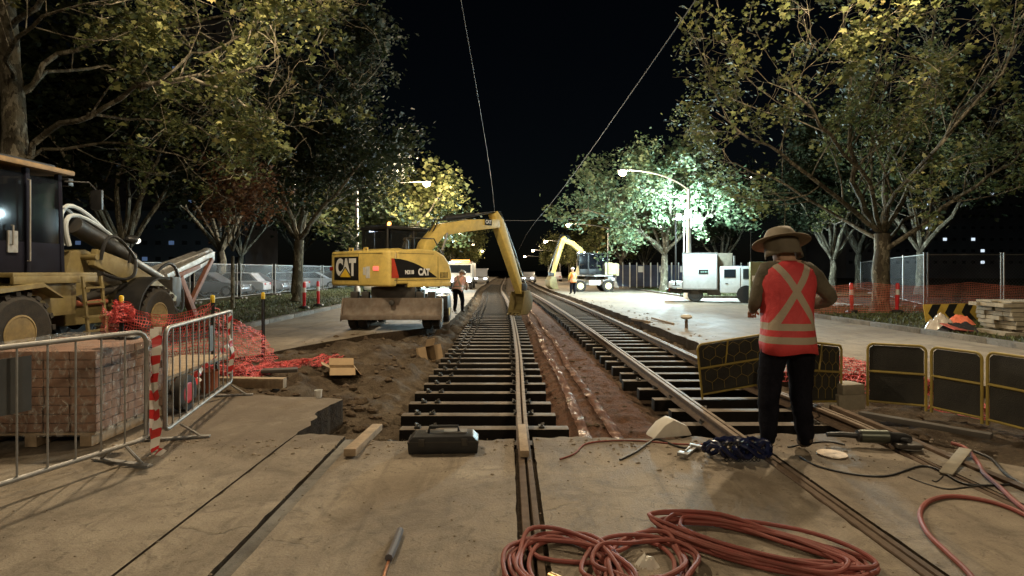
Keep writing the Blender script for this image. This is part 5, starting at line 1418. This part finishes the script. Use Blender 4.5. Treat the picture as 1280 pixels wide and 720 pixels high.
# blue bundle: net bag of chain
t = thing('chain_bag', 'dark blue glossy bag of chain at the end of the inner rail', 'bag', (*g(922,574)[:2],0), 0)
heapm = M('blue_vinyl',(.010,.014,.048),.2,0,.4,9)
mb = MB()
for k in range(9):
    a = k*.7; c = Vector((.19*math.cos(a)*.8,.10*math.sin(a),.05)); mb.tube([c+Vector((.12*math.cos(w+a),.06*math.sin(w),.045+.05*math.sin(w*2+a))) for w in [2*PI*i/14 for i in range(14)]],.02,7,closed=True)
mb.obj('strap', heapm, t)
mb = MB()
for i in range(9):
    for j in range(6):
        mb.tube([(-.13+i*.032+.014*math.cos(w),-.10+j*.012,.03+j*.022+.014*math.sin(w)) for w in [2*PI*q/8 for q in range(8)]],.004,4,closed=True)
mb.obj('chain', m_dsteel, t)
t = thing('clamp', 'pale steel clamp lying on the apron left of the blue bag', 'clamp', (*g(862,568)[:2],.0), .9)
mb = MB(); mb.box((0,0,.02),(.34,.03,.02)); mb.box((.15,.0,.03),(.05,.11,.03)); mb.box((-.13,0,.035),(.07,.09,.03)); mb.tube([(-.1,0,.05),(.02,0,.06)],.012,8); mb.obj('jaw', m_galv, t, bevel=.004)

# hoses and cables
def cat(P, n=10):
    P = [Vector(p) for p in P]; out = []
    for i in range(len(P)-1):
        a, b2, c, d = P[max(i-1,0)], P[i], P[i+1], P[min(i+2,len(P)-1)]
        for k in range(n):
            t = k/n; out.append(.5*((2*b2)+(c-a)*t+(2*a-5*b2+4*c-d)*t*t+(3*b2-a-3*c+d)*t**3))
    return out+[P[-1]]
def line(name, label, cat_, pix, r, mat, z=None, n=10):
    pts = [Vector(g(p[0],p[1],0))+Vector((0,0,(p[2] if len(p) > 2 else 0)+r)) for p in pix]
    return tag(MB().tube(cat(pts,n), r, 8).obj(name, mat), label, cat_)
line('air_hose','red rubber hose snaking in from the right mesh down to the frame edge','hose',[(1190,556),(1206,562),(1222,580),(1230,594),(1250,612),(1275,635),(1320,668)],.016,m_hose)
line('air_hose','red rubber hose looping in an open bend at the lower right','hose',[(1330,680),(1290,652),(1258,636),(1220,626),(1185,623),(1160,630),(1150,646),(1160,670),(1185,695),(1215,725),(1260,790)],.0145,m_hose)
def coil(label, c, rx, ry, n, seed, ang, r=.017, loose=.05, start=None, end=None):
    rnd = random.Random(seed); P = []; z = r
    if start: P += [Vector((*s,r)) for s in start]
    for k in range(n*10):
        a = 2*PI*k/10; f = 1+rnd.gauss(0,loose); ox, oy = .05*math.sin(k*.23+seed), .035*math.cos(k*.31)
        u, v = rx*f*math.cos(a)+ox, ry*(f+rnd.gauss(0,loose))*math.sin(a)+oy
        P.append(Vector((c[0]+u*math.cos(ang)-v*math.sin(ang), c[1]+u*math.sin(ang)+v*math.cos(ang), r+.058*(k/(n*10))*(.6+.8*rnd.random()))))
    if end: P += [Vector((*s,r)) for s in end]
    return tag(MB().tube(cat(P,4), r, 8).obj('hose_coil', m_hose), label, 'hose')
ca = g(722,688); cb_ = g(812,690); cc = g(975,680)
coil('left coil of red hose, loosely looped on the apron with a brass fitting', (.31,2.86), .26,.34, 7, 4, .3, .0122, .07, start=[g(655,672)[:2],g(675,700)[:2]])
coil('middle tangle of red hose tied with a rag on the apron', (.68,2.90), .22,.30, 6, 9, -.5, .0122, .12, end=[(.92,2.78),(.8,2.7)])
coil('large flat coil of red hose nearest the lower right joint', (1.36,3.10), .50,.19, 10, 15, -.55, .0122, .085)
mb = MB().tube([(.20,2.72,.06),(.30,2.61,.07)],.026,10); o = mb.obj('hose_fitting', M('brass',(.55,.38,.15),.35,.7)); tag(o,'brass hose fitting on the left red coil','fitting')
heap('tie_rag','pale rag knotted around the middle red hose','rag',(.70,2.84,.05),(.06,.045,.05),m_offwhite,6,12)
line('power_cable','thin black cable curving over the apron from the man to the right','cable',[(1000,572),(1020,583),(1050,591),(1085,596),(1115,595),(1150,584),(1172,588),(1200,604),(1225,608),(1262,607),(1340,604)],.008,m_black)
line('power_cable','faint grey cable lying below the black one on the right','cable',[(1135,597),(1160,606),(1185,612),(1215,609),(1260,606)],.005,m_dsteel)
line('power_cable','black cable trailing along the edging bar at the right frame edge','cable',[(1218,566),(1240,576),(1255,592),(1275,606),(1310,622)],.012,m_black)
line('power_cable','thin red cable crossing the apron edge from the single rail to the clamp','cable',[(700,575),(718,568),(732,556),(760,552),(800,552),(850,556),(900,556)],.007,m_hose)
line('power_cable','dark cable draped over the apron edge beside the foam wedge','cable',[(775,576),(795,566),(812,554),(822,550),(850,560),(880,562)],.009,m_black)
line('power_cable','black grinder lead running left to the man','cable',[(1056,557),(1035,553),(1012,555),(985,560)],.008,m_black)
line('tool_lead','grey sleeved lead with a copper tip, pointing at the camera','lead',[(500,668),(492,690),(486,703)],.022,M('grey_sleeve',(.10,.09,.10),.6))
line('copper_rod','thin copper rod leaving the grey sleeve at the lower frame edge','rod',[(486,703),(480,722),(472,760)],.008,M('copper',(.45,.2,.1),.4,.7))
line('wire_offcut','short bent wire offcut under the scrap board','wire',[(1165,601),(1172,602),(1182,592)],.004,m_dsteel)
# trolley wires overhead
def wire(label, P, r=.0048): return tag(MB().tube(P, r, 5).obj('overhead_wire', M('wire_copper',(.08,.075,.07),.6,.2)), label, 'wire', 'overhead tram wires')
wire('overhead tram wire hanging above the part railed track', [(-.62+tdx(y)*.6,y,5.05) for y in (-6,2,6,10,15,20,26,32,40,55,75,100,140)])
wire('overhead tram wire hanging above the finished track', [(2.42+tdx(y)*.8,y,5.05) for y in (-6,2,6,10,15,20,26,32,40,55,75,100,140)], .008)
wire('cross span wire slung over both tracks between the avenue trees', [(-9.2,40,5.35),(-4,40,5.2),(1,40,5.1),(5,40,5.2),(10,40,5.4)], .012)
x, y, _ = g(1063,508,-.1)
t = thing('stone_block', 'tan split stone block standing between the hexagon panel and the black panels', 'stone block', (x,y+.12,-.14), .15)
mb = MB(); mb.box((0,0,.09),(.36,.26,.18)); mb.box((.03,.01,.24),(.32,.24,.12),rz=.08); mb.obj('block', m_wood2, t, bevel=.012)
x, y, _ = g(490,545,-.33); heap('black_scrap','scrap of black plastic in the pit left of the nearest sleepers','scrap',(x,y,earth(x,y)+.005),(.10,.07,.05),m_black,21,12)
for i, (px, py, s, a) in enumerate(((470,470,.05,.3),(452,500,.07,1.2),(560,418,.06,.8),(486,452,.05,2.0))):
    x, y, _ = g(px,py,-.18); t = thing('broken_concrete', ['small chunk of broken concrete left of the far sleeper ends','larger chunk of broken concrete by the pit','chunk of broken concrete under the excavator blade','chunk of broken concrete beside the cardboard box'][i], 'rubble chunk', (x,y,earth(x,y)+s*.4), a)
    rr = random.Random(i); bm = bmesh.new()
    for k in range(11): bm.verts.new((rr.uniform(-1,1)*s*1.5, rr.uniform(-1,1)*s, rr.uniform(-.6,.8)*s))
    bmesh.ops.convex_hull(bm, input=bm.verts); lo = [v for v in bm.verts if not v.link_faces]; bmesh.ops.delete(bm, geom=lo, context='VERTS')
    me = bpy.data.meshes.new('chunk'); bm.to_mesh(me); bm.free(); link('chunk', me, m_rub, t)
car('delivery_van', 'white van with headlights far down the left carriageway', (-3.3,68,0), -PI/2, m_cwht, None, 4.4, True, True)
# ------------------------------------------------------------------ people
def skin_mesh(name, joints, edges, root, sub=2):
    names = list(joints); idx = {n: i for i, n in enumerate(names)}
    me = bpy.data.meshes.new(name); me.from_pydata([joints[n][0] for n in names], [(idx[a],idx[b]) for a, b in edges], [])
    o = bpy.data.objects.new(name+'_tmp', me); COL.objects.link(o)
    sk = o.modifiers.new('s','SKIN'); sk.use_smooth_shade = True
    if not me.skin_vertices: me.skin_vertices.new()
    for n in names:
        r = joints[n][1]; r = r if isinstance(r, tuple) else (r,r)
        me.skin_vertices[0].data[idx[n]].radius = r
        me.skin_vertices[0].data[idx[n]].use_root = (n == root)
    sb = o.modifiers.new('d','SUBSURF'); sb.levels = sub
    dg = bpy.context.evaluated_depsgraph_get(); out = bpy.data.meshes.new_from_object(o.evaluated_get(dg))
    bpy.data.objects.remove(o); bpy.data.meshes.remove(me); out.name = name
    out.shade_smooth(); return out
def vest_mat(name, col):
    m, nt, b = new_mat(name); co = coords(nt); sp = nt.nodes.new('ShaderNodeSeparateXYZ'); nt.links.new(co, sp.inputs[0])
    x, z = sp.outputs['X'], sp.outputs['Z']; ax = math_n(nt,'ABSOLUTE',x)
    def band(v, c, w): return math_n(nt,'LESS_THAN', math_n(nt,'ABSOLUTE', math_n(nt,'SUBTRACT', v, c)), w)
    b1 = band(z,.985,.026); b2 = band(z,.885,.026)
    X = math_n(nt,'MULTIPLY', band(math_n(nt,'SUBTRACT', math_n(nt,'ABSOLUTE', math_n(nt,'SUBTRACT', z, 1.25)), math_n(nt,'MULTIPLY', ax, 1.55)), 0.0, .05), math_n(nt,'GREATER_THAN', z, .985))
    mk = math_n(nt,'MAXIMUM', math_n(nt,'MAXIMUM', b1, b2), X)
    fold = nz(nt, co, 7, 5, .6, .8)
    c = mixc(nt, mk, ramp(nt, fold, [(.3,[k*.75 for k in col]),(.7,col)]), (.36,.30,.22))
    nt.links.new(c, b.inputs['Base Color']); b.inputs['Roughness'].default_value = .65
    bump(nt, b, fold, .5, .03); MATS[name] = m; return m
m_skin = M('skin',(.42,.25,.17),.55,0,.08,8); m_boot = M('boot_leather',(.07,.05,.035),.7,0,.3,8,.4); m_hair = M('dark_hair',(.03,.02,.015),.7)
def person(label, loc, rz, J, scale, shirt, trousers, vest, hat=None, headdir=(0,1,0)):
    root = thing('person', label, 'person', loc, rz); root.scale = (scale*(.94 if scale > 1.05 else 1),scale,scale)
    D = dict(J); E = [('pelvis','spine'),('spine','chest'),('chest','neck'),('neck','skull'),('skull','headtop')]
    hd = Vector(headdir).normalized()
    for s in 'LR':
        E += [('chest','sh'+s),('sh'+s,'el'+s),('el'+s,'wr'+s),('pelvis','hip'+s),('hip'+s,'kn'+s),('kn'+s,'an'+s),('an'+s,'toe'+s)]
        w = Vector(D['wr'+s][0]); e = Vector(D['el'+s][0]); d = (w-e).normalized(); pal = w+d*.075
        D['pal'+s] = (tuple(pal), .030); E.append(('wr'+s,'pal'+s))
        sd = d.cross(Vector((0,0,1))); sd = sd.normalized() if sd.length > .05 else Vector((1,0,0)); nn = sd.cross(d).normalized()
        for k, (o_, L) in enumerate(((-.027,.068),(-.009,.08),(.009,.075),(.027,.058))):
            a = pal+d*.02+sd*o_; b_ = a+d*L*.5-nn*.008; c_ = b_+d*L*.4-nn*.03
            for q, (p, r) in enumerate(((a,.0105),(b_,.0095),(c_,.0075))): D[f'f{s}{k}{q}'] = (tuple(p), r)
            E += [('pal'+s,f'f{s}{k}0'),(f'f{s}{k}0',f'f{s}{k}1'),(f'f{s}{k}1',f'f{s}{k}2')]
        a = w+d*.045+sd*(.032 if s == 'L' else -.032)-nn*.01; b_ = a+d*.03+sd*(.02 if s == 'L' else -.02)-nn*.02
        D[f't{s}0'] = (tuple(a), .011); D[f't{s}1'] = (tuple(b_), .009); E += [('wr'+s,f't{s}0'),(f't{s}0',f't{s}1')]
    sk = Vector(D['skull'][0]); up = (Vector(D['headtop'][0])-sk).normalized(); rt = hd.cross(up).normalized()
    D['nose'] = (tuple(sk+hd*.108-up*.012), .012); E.append(('skull','nose'))
    for s, q in (('L',-1),('R',1)): D['ear'+s] = (tuple(sk+rt*q*.088-up*.005), (.012,.02)); E.append(('skull','ear'+s))
    me = skin_mesh('body', D, E, 'pelvis')
    # materials by nearest bone
    reg = []; 
    def seg(a, b, k): reg.append((Vector(D[a][0]),Vector(D[b][0]),k))
    seg('pelvis','spine',1); seg('spine','chest',1); seg('neck','skull',0); seg('skull','headtop',0)
    for s in 'LR':
        seg('chest','sh'+s,1); seg('sh'+s,'el'+s,1); seg('el'+s,'wr'+s,1); seg('wr'+s,'pal'+s,0); seg('pal'+s,f'f{s}12',0)
        seg('pelvis','hip'+s,2); seg('hip'+s,'kn'+s,2); seg('kn'+s,'an'+s,2); seg('an'+s,'toe'+s,3)
    for p in me.polygons:
        c = p.center; best = (9,0)
        for a, b_, k in reg:
            ab = b_-a; t = max(0,min(1,(c-a).dot(ab)/ab.length_squared)); d = (c-(a+ab*t)).length
            if d < best[0]: best = (d,k)
        p.material_index = best[1]
    for v in me.vertices:      # cloth folds
        q = v.co; k = mnoise.noise((q.x*9,q.y*9,q.z*14+len(label)))+.6*mnoise.noise((q.x*22,q.y*22,q.z*30))
        hand = min((q-Vector(D['wr'+s][0])).length for s in 'LR'); head = (q-Vector(D['skull'][0])).length
        if hand > .13 and head > .2 and q.z > .10: v.co = q+v.normal*k*.012
    bo = link('body', me, [m_skin,shirt,trousers,m_boot], root)
    # vest: lofted around the torso
    pv = Vector(D['pelvis'][0]); ch = Vector(D['chest'][0]); nk = Vector(D['neck'][0])
    half = (Vector(D['shR'][0])-Vector(D['shL'][0])).normalized()
    rnd = random.Random(len(label)); rings = []
    spine = [(pv,ch,t) for t in (-.42,-.2,.05,.3,.55,.8,1.0)]
    pos = [pv.lerp(ch,t) for _,_,t in spine]; ax0 = (ch-pv).normalized(); ax1 = (nk-ch).normalized()
    pos += [ch+ax1*k for k in (.05,.10,.135,.155,.168)]
    rad = [(.205,.16),(.203,.158),(.196,.152),(.188,.146),(.190,.146),(.203,.150),(.214,.152),(.216,.148),(.203,.132),(.165,.112),(.115,.095),(.085,.085)]
    n = 36; vs = []; fs = []
    for i, (c0, (rx, ry)) in enumerate(zip(pos, rad)):
        fr = (ax0 if i < 7 else ax1).cross(half).normalized()*-1
        for k in range(n):
            w = 2*PI*k/n; cx, sy = math.cos(w), math.sin(w); q = 2.4
            rr = (abs(cx)**q+abs(sy)**q)**(-1/q)*(1+.035*math.sin(w*5+i*.8)*(1.0-i/12)+.012*rnd.gauss(0,1)*(i < 9))
            vs.append(c0+half*rx*rr*cx+fr*ry*rr*sy+(ax0*-.012*math.sin(w*3+1) if i == 0 else Vector((0,0,0))))
    for i in range(len(pos)-1):
        for k in range(n): k2 = (k+1) % n; fs.append((i*n+k,i*n+k2,(i+1)*n+k2,(i+1)*n+k))
    vo = MB().add(vs,fs).obj('vest', vest, root)
    so = vo.modifiers.new('thick','SOLIDIFY'); so.thickness = .008; so.offset = 1
    # face
    fc = MB()
    for q in (-1,1): fc.ball(tuple(sk+hd*.088+up*.02+rt*q*.034),.012,8,6)
    fc.obj('eye', M('eye_white',(.6,.58,.55),.3), root)
    Q = up.to_track_quat('Z','Y').to_matrix().to_4x4(); fw = Q.to_3x3() @ Vector((0,1,0))
    if hat:
        top_ = sk+up*.05
        Mt = Matrix.Translation(top_) @ Q
        mb = MB(Mt); mb.lathe(hat['prof'],28,close=False); hb = mb.obj('hat', hat['mat'], root)
        if hat.get('flap'):
            mb = MB(Mt); vs = []; fs = []
            n = 18; bdir = Q.to_3x3().inverted() @ (-hd); a0 = math.atan2(bdir.y,bdir.x)
            for i in range(n+1):
                a = a0-1.9+3.8*i/n
                for j in range(5):
                    r = .132+.015*j/4+.012*math.sin(a*7)*j/4; vs.append((r*math.cos(a),r*math.sin(a),-.0-.15*j/4))
            for i in range(n):
                for j in range(4): k = i*5+j; fs.append((k,k+1,k+6,k+5))
            fo = mb.add(vs,fs).obj('neck_flap', hat['flap'], root); 
            sm_ = fo.modifiers.new('thick','SOLIDIFY'); sm_.thickness = .006
    else:
        mb = MB(); mb.ball(tuple(sk+up*.03-hd*.012),(.098,.105,.098),16,10); mb.obj('hair', m_hair, root)
    return root
khaki = M('khaki_cloth',(.115,.095,.065),.85,0,.15,7)
wide = {'prof':[(.0,.105),(.05,.102),(.095,.085),(.12,.045),(.128,.0),(.17,-.008),(.222,-.018),(.226,-.026),(.17,-.016),(.122,-.01)],'mat':M('dusty_hat',(.23,.195,.14),.7,0,.15,8,.3),'flap':khaki}
def hard(mat): return {'prof':[(.0,.12),(.07,.105),(.11,.065),(.122,.0),(.15,-.005),(.15,-.012),(.115,-.005)],'mat':mat}
JM = {'pelvis':((0,0,.93),(.165,.125)),'spine':((0,.0,1.12),(.15,.115)),'chest':((0,.02,1.30),(.185,.125)),'neck':((0,.045,1.475),.062),'skull':((0,.10,1.60),.098),'headtop':((0,.125,1.68),.078),
 'shL':((-.185,.02,1.40),.078),'elL':((-.245,.06,1.15),.055),'wrL':((-.16,.27,1.09),.036),
 'shR':((.185,.02,1.40),.082),'elR':((.40,.05,1.18),.068),'wrR':((.22,.27,1.10),.036),
 'hipL':((-.11,.0,.84),.125),'knL':((-.14,.03,.48),.092),'anL':((-.16,.0,.10),.068),'toeL':((-.18,.17,.045),.045),
 'hipR':((.11,.0,.84),.125),'knR':((.13,.05,.48),.092),'anR':((.15,.0,.10),.068),'toeR':((.20,.16,.045),.045)}
person('man in red hi-vis vest and khaki hat seen from behind, elbow out', (2.36,4.74,0), 0, JM, 1.10,
    M('olive_jumper',(.105,.09,.062),.9,0,.3,9,0,(0,0,0),.8,14), M('navy_trousers',(.007,.007,.011),.95,0,.5,6,0,(0,0,0),1.0,12,.1), vest_mat('vest_red',(.60,.05,.055)), wide)
JB = {'pelvis':((-.08,0,.92),(.16,.14)),'spine':((.02,0,1.08),(.16,.125)),'chest':((.14,0,1.22),(.18,.13)),'neck':((.25,0,1.34),.06),'skull':((.33,0,1.43),.095),'headtop':((.37,0,1.50),.075),
 'shL':((.15,.185,1.27),.08),'elL':((.26,.24,1.02),.055),'wrL':((.44,.14,.92),.036),'shR':((.15,-.185,1.27),.08),'elR':((.26,-.24,1.02),.055),'wrR':((.44,-.14,.92),.036),
 'hipL':((-.08,.11,.84),.12),'knL':((.04,.13,.46),.085),'anL':((-.06,.14,.09),.06),'toeL':((.10,.15,.045),.045),
 'hipR':((-.08,-.11,.84),.12),'knR':((.08,-.13,.46),.085),'anR':((.02,-.14,.09),.06),'toeR':((.18,-.15,.045),.045)}
JB2 = {k: v for k, v in JB.items() if k != 'rt'}
def rot_j(J, a):
    Rm = Matrix.Rotation(a,3,'Z'); return {k: (tuple(Rm @ Vector(p)), r) for k, (p, r) in J.items()}
# the bending worker: bend along +X turned so that +X of the pose is local +Y
person('worker in pale orange hi-vis bending over beside the excavator', (-1.85,20.6,0), -.35, rot_j(JB2, PI/2), .98,
    M('pale_shirt',(.70,.50,.42),.8), M('navy_trousers'), vest_mat('vest_pale_orange',(.95,.50,.40)), hard(m_white), (0,.95,-.3))
JS = dict(JM); JS.update({'skull':((0,.03,1.63),.098),'headtop':((0,.03,1.72),.078),'elR':((.27,.03,1.14),.055),'wrR':((.24,.16,.95),.036),'elL':((-.27,.03,1.14),.055),'wrL':((-.24,.16,.95),.036)})
person('worker in orange vest standing by the floodlit excavator', (4.15,36.2,0), .5, JS, .98, M('yellow_shirt',(.6,.5,.12),.8), M('navy_trousers'), vest_mat('vest_orange',(.75,.24,.05)), hard(m_white))
# ------------------------------------------------------------------ lamps
WARM = (1.0,.80,.53); WHITE = (.64,.92,1.0)
def point(name, loc, power, col, r, parent=None):
    l = bpy.data.lights.new(name,'POINT'); l.energy = power; l.color = col; l.shadow_soft_size = r
    o = bpy.data.objects.new(name, l); COL.objects.link(o); o.location = loc
    if parent: o.parent = parent; o.location = Vector(loc)-Vector(parent.location)
    return o
def street_lamp(label, base, ptop, head, power, col=WARM, lens=None, rp=(.13,.07), mat=None):
    t = thing('street_lamp', label, 'street lamp', base, 0, 'street lamps along the avenue')
    B = Vector(base); T = Vector((base[0],base[1],ptop))-B; Hd = Vector(head)-B
    MB().lathe([(rp[0]*1.7,0),(rp[0]*1.6,.35),(rp[0],.5),(rp[0]*.9,1.5),(rp[1],T.z),(rp[1]*.8,T.z+.05)],14).obj('pole', mat or m_galv, t)
    c = Vector((Hd.x*.35, Hd.y*.35, Hd.z)); P = [T*(1-u)**2+c*2*u*(1-u)+(Hd+Vector((0,0,.06)))*u*u for u in [i/10 for i in range(11)]]
    MB().tube(P,[.04-.012*i/10 for i in range(11)],8).obj('arm', mat or m_galv, t)
    d = (Hd-T); d.z = 0; d.normalize(); a = math.atan2(d.y,d.x); Mt = Matrix.Translation(Hd) @ Matrix.Rotation(a,4,'Z')
    mb = MB(Mt); mb.ball((.12,0,.05),(.34,.14,.09),14,8); h = mb.obj('lamp_head', m_galv, t)
    mb = MB(Mt); mb.ball((.16,0,-.08),(.22,.19,.18),14,8); mb.obj('lens', lens or em_warm, h)
    wp = Mt @ Vector((.16,0,-.44))
    point('street_light', tuple(wp+B), power, col, .16, t)
    return t
P0 = 520
street_lamp('warm street lamp glowing over the excavator on the left kerb', (-9.4,34.7,.1), 6.6, (-5.25,34.7,7.0), 5500)
street_lamp('warm street lamp on the tall white column right of the avenue', (9.96,31,.0), 6.0, (6.45,31,7.05), 3000, mat=M('pole_white',(.62,.62,.60),.5,0,.1), rp=(.17,.085))
street_lamp('nearest street lamp out over the right road, before the big plane tree', (11.9,10.4,.1), 7.8, (6.6,10.2,8.0), 2000)
street_lamp('nearest street lamp over the left road beside the loader', (-10.6,5.8,.0), 6.8, (-4.5,8.2,7.9), 1700)
street_lamp('street lamp behind the viewer over the right side of the apron', (9.9,-7,.0), 6.6, (5.4,-6.0,7.2), 820)
street_lamp('street lamp behind the viewer over the left side of the apron', (-9.4,-9,.0), 6.6, (-4.4,-8.0,7.2), 850)
for i, y in enumerate((54,76,98,122)):
    street_lamp(['right kerb street lamp first beyond the floodlit tree','right kerb street lamp second beyond the floodlit tree','right kerb street lamp third beyond the floodlit tree','right kerb street lamp nearest the vanishing point'][i], (9.6-.3*i,y,.1), 5.6-.5*i, (5.9-.75*i,y,6.0-.45*i), 2000)
for i, y in enumerate((60,86,115)):
    street_lamp(['left kerb street lamp first beyond the warm lamp','left kerb street lamp second beyond the warm lamp','left kerb street lamp nearest the vanishing point'][i], (-9.0,y,.1), 5.2, (-5.6,y,5.6), 700)
t = thing('park_lamp', 'small pinkish park lamp glowing among the dark left trees', 'lamp post', (-13.4,35,.1), 0)
MB().lathe([(.09,0),(.05,.6),(.045,6.75)],10).obj('pole', m_dsteel, t); MB().ball((0,0,6.95),(.13,.13,.15),12,8).obj('globe', emission('pink_lamp',(1,.75,.68),22), t)
point('park_light', (-13.4,34.75,6.85), 160, (1,.7,.6), .15, t)
t = thing('park_lamp', 'tiny white lamp glinting behind the big plane tree crown', 'lamp post', (21.6,50,.1), 0)
MB().lathe([(.09,0),(.05,.6),(.045,9.6)],10).obj('pole', m_dsteel, t); MB().ball((0,0,9.7),(.1,.1,.1),12,8).obj('globe', emission('pale_lamp',(1,.95,.85),14), t)
# mobile light towers
def light_tower(label, x, y, z0, h, heads, power, col):
    t = thing('light_tower', label, 'light tower', (x,y,z0), 0, 'mobile light towers')
    mb = MB(); mb.box((0,0,.55),(1.0,1.5,.5)); mb.obj('generator', m_white, t, bevel=.05)
    for s in (-1,1): wheel_into(t,(s*.6,0,.28),.28,.16,'X',16,rimmat=m_galv,lugs=False,out=s)
    m_ = MB(); m_.tube([(0,0,.8),(0,0,h*.55)],.06,10); m_.tube([(0,0,h*.5),(0,0,h+.2)],.04,10); m_.tube([(-.7,0,h),(.7,0,h)],.03,8)
    for a in (0,2.1,4.2): m_.tube([(0,0,.5),(1.2*math.cos(a),1.2*math.sin(a),.05)],.03,6)
    m_.obj('mast', m_galv, t)
    for (dx, dz) in heads:
        hb = MB(); hb.prism([(-.16,-.2),(.16,-.2),(.16,.2),(-.16,.2)],0,.14,'XZ'); 
        o = hb.obj('flood_head', m_black, t, bevel=.02); o.location = (dx,-.08,h+dz)
        MB().box((0,-.008,0),(.28,.012,.34)).obj('lens', em_white, o)
        point('flood_light', (x+dx,y-.36,z0+h+dz), power/len(heads), col, .16, t)
    return t
light_tower('mobile floodlight tower blazing in front of the pale green tree', 11.1, 35.5, .0, 4.8, ((-.35,.15),(.3,-.35)), 11000, WHITE)
light_tower('floodlight tower with one bluish lamp behind the excavator cab', -8.75, 36.5, .0, 4.2, ((-.2,.0),(.2,.05)), 900, (.6,.8,1))
light_tower('added unseen light tower behind the big excavator, whitening the far road', -6.6, 48, .0, 2.6, ((-.3,0),(.3,0)), 5000, WHITE)  # tower added out of sight to brighten the track and road
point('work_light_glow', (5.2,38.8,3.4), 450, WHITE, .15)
# work light mast clamped to the truck tray
t = thing('light_mast', 'thin light mast with two white floodlights standing on the truck tray', 'light mast', (8.15,27.35,.80), 0)
m_ = MB(); m_.box((0,0,.02),(.3,.3,.04)); m_.tube([(0,0,0),(0,0,3.5)],.035,10); m_.tube([(-.1,0,3.45),(.3,-.85,3.45),(.75,-.85,3.3)],.025,8); m_.obj('mast', m_dsteel, t)
for dx, dz in ((.30,3.42),(.70,3.15)):
    o = MB().prism([(-.15,-.18),(.15,-.18),(.15,.18),(-.15,.18)],0,.12,'XZ').obj('flood_head', m_black, t, bevel=.02); o.location = (dx,-.98,dz)
    MB().box((0,-.008,0),(.26,.012,.32)).obj('lens', em_white, o)
    point('flood_light', (8.15+dx,26.15,.8+dz), 650, WHITE, .15, t)
# far buildings with a few lit windows
def building(label, x, y, w, d, h, nx, nz, lit, seed, col):
    rnd = random.Random(seed); t = thing('building', label, 'building', (x,y,.0), 0)
    MB().box((0,0,h/2),(w,d,h)).obj('wall', M('facade_dark',(.10,.10,.11),.8,0,.1,.3), t); MB().box((0,0,h+.25),(w+.4,d+.4,.5)).obj('roof', m_dsteel, t)
    for i in range(nx):
        for j in range(nz):
            on = rnd.random() < lit; wx = -w/2+w*(i+.5)/nx; wz = 2+(h-3)*(j+.5)/nz
            fo = MB().box((wx,-d/2-.02,wz),(w/nx*.38,.06,(h-3)/nz*.24)).obj('window', col if on else m_glassd, t)
    return t
ew = emission('lit_window_white',(.75,.88,1),.9); ew2 = emission('lit_window_blue',(.35,.55,1),.12)
building('dark office block with scattered lit windows behind the right fence', 88, 110, 52, 14, 22, 30, 9, .10, 3, ew)
building('dark tower with blue lit storey seen through the left tree', -70, 120, 26, 14, 52, 16, 20, .12, 8, ew2)
building('low dark building with lit windows beyond the parked cars', -48, 75, 30, 10, 9, 18, 3, .12, 12, ew2)
# ------------------------------------------------------------------ sky, moon, camera
w = bpy.data.worlds.new('World'); scene.world = w; w.use_nodes = True; nt = w.node_tree
sky = nt.nodes.new('ShaderNodeTexSky'); sky.sky_type = 'NISHITA'; sky.sun_disc = False; sky.sun_elevation = math.radians(25); sky.sun_rotation = math.radians(200)
bg = nt.nodes['Background']; nt.links.new(sky.outputs[0], bg.inputs['Color']); bg.inputs['Strength'].default_value = .0004
s = bpy.data.lights.new('moon','SUN'); s.energy = .004; s.angle = math.radians(.5); s.color = (1,.95,.86)
so = bpy.data.objects.new('moon', s); COL.objects.link(so); so.rotation_euler = (math.radians(65),0,math.radians(-20)); so.location = (0,0,30)
cam = bpy.data.cameras.new('camera'); co_ = bpy.data.objects.new('camera', cam); COL.objects.link(co_)
cam.sensor_width = 36; cam.lens = 36*F/1280; cam.shift_x = 4/1280; cam.shift_y = -22/1280; cam.clip_start = .05; cam.clip_end = 4000
co_.location = (0,0,H); co_.rotation_euler = (PI/2,0,0); scene.camera = co_
scene.render.engine = 'CYCLES'; scene.cycles.use_denoising = True; scene.cycles.max_bounces = 6; scene.cycles.transparent_max_bounces = 12
scene.cycles.sample_clamp_indirect = 3; scene.cycles.caustics_reflective = False; scene.cycles.caustics_refractive = False
scene.view_settings.view_transform = 'Standard'; scene.view_settings.look = 'None'; scene.view_settings.exposure = .24; scene.view_settings.gamma = 1

point('cab_light', tuple(exB.matrix_basis @ Vector((-.68,.5,2.7))), 90, (.8,.9,1.0), .08)
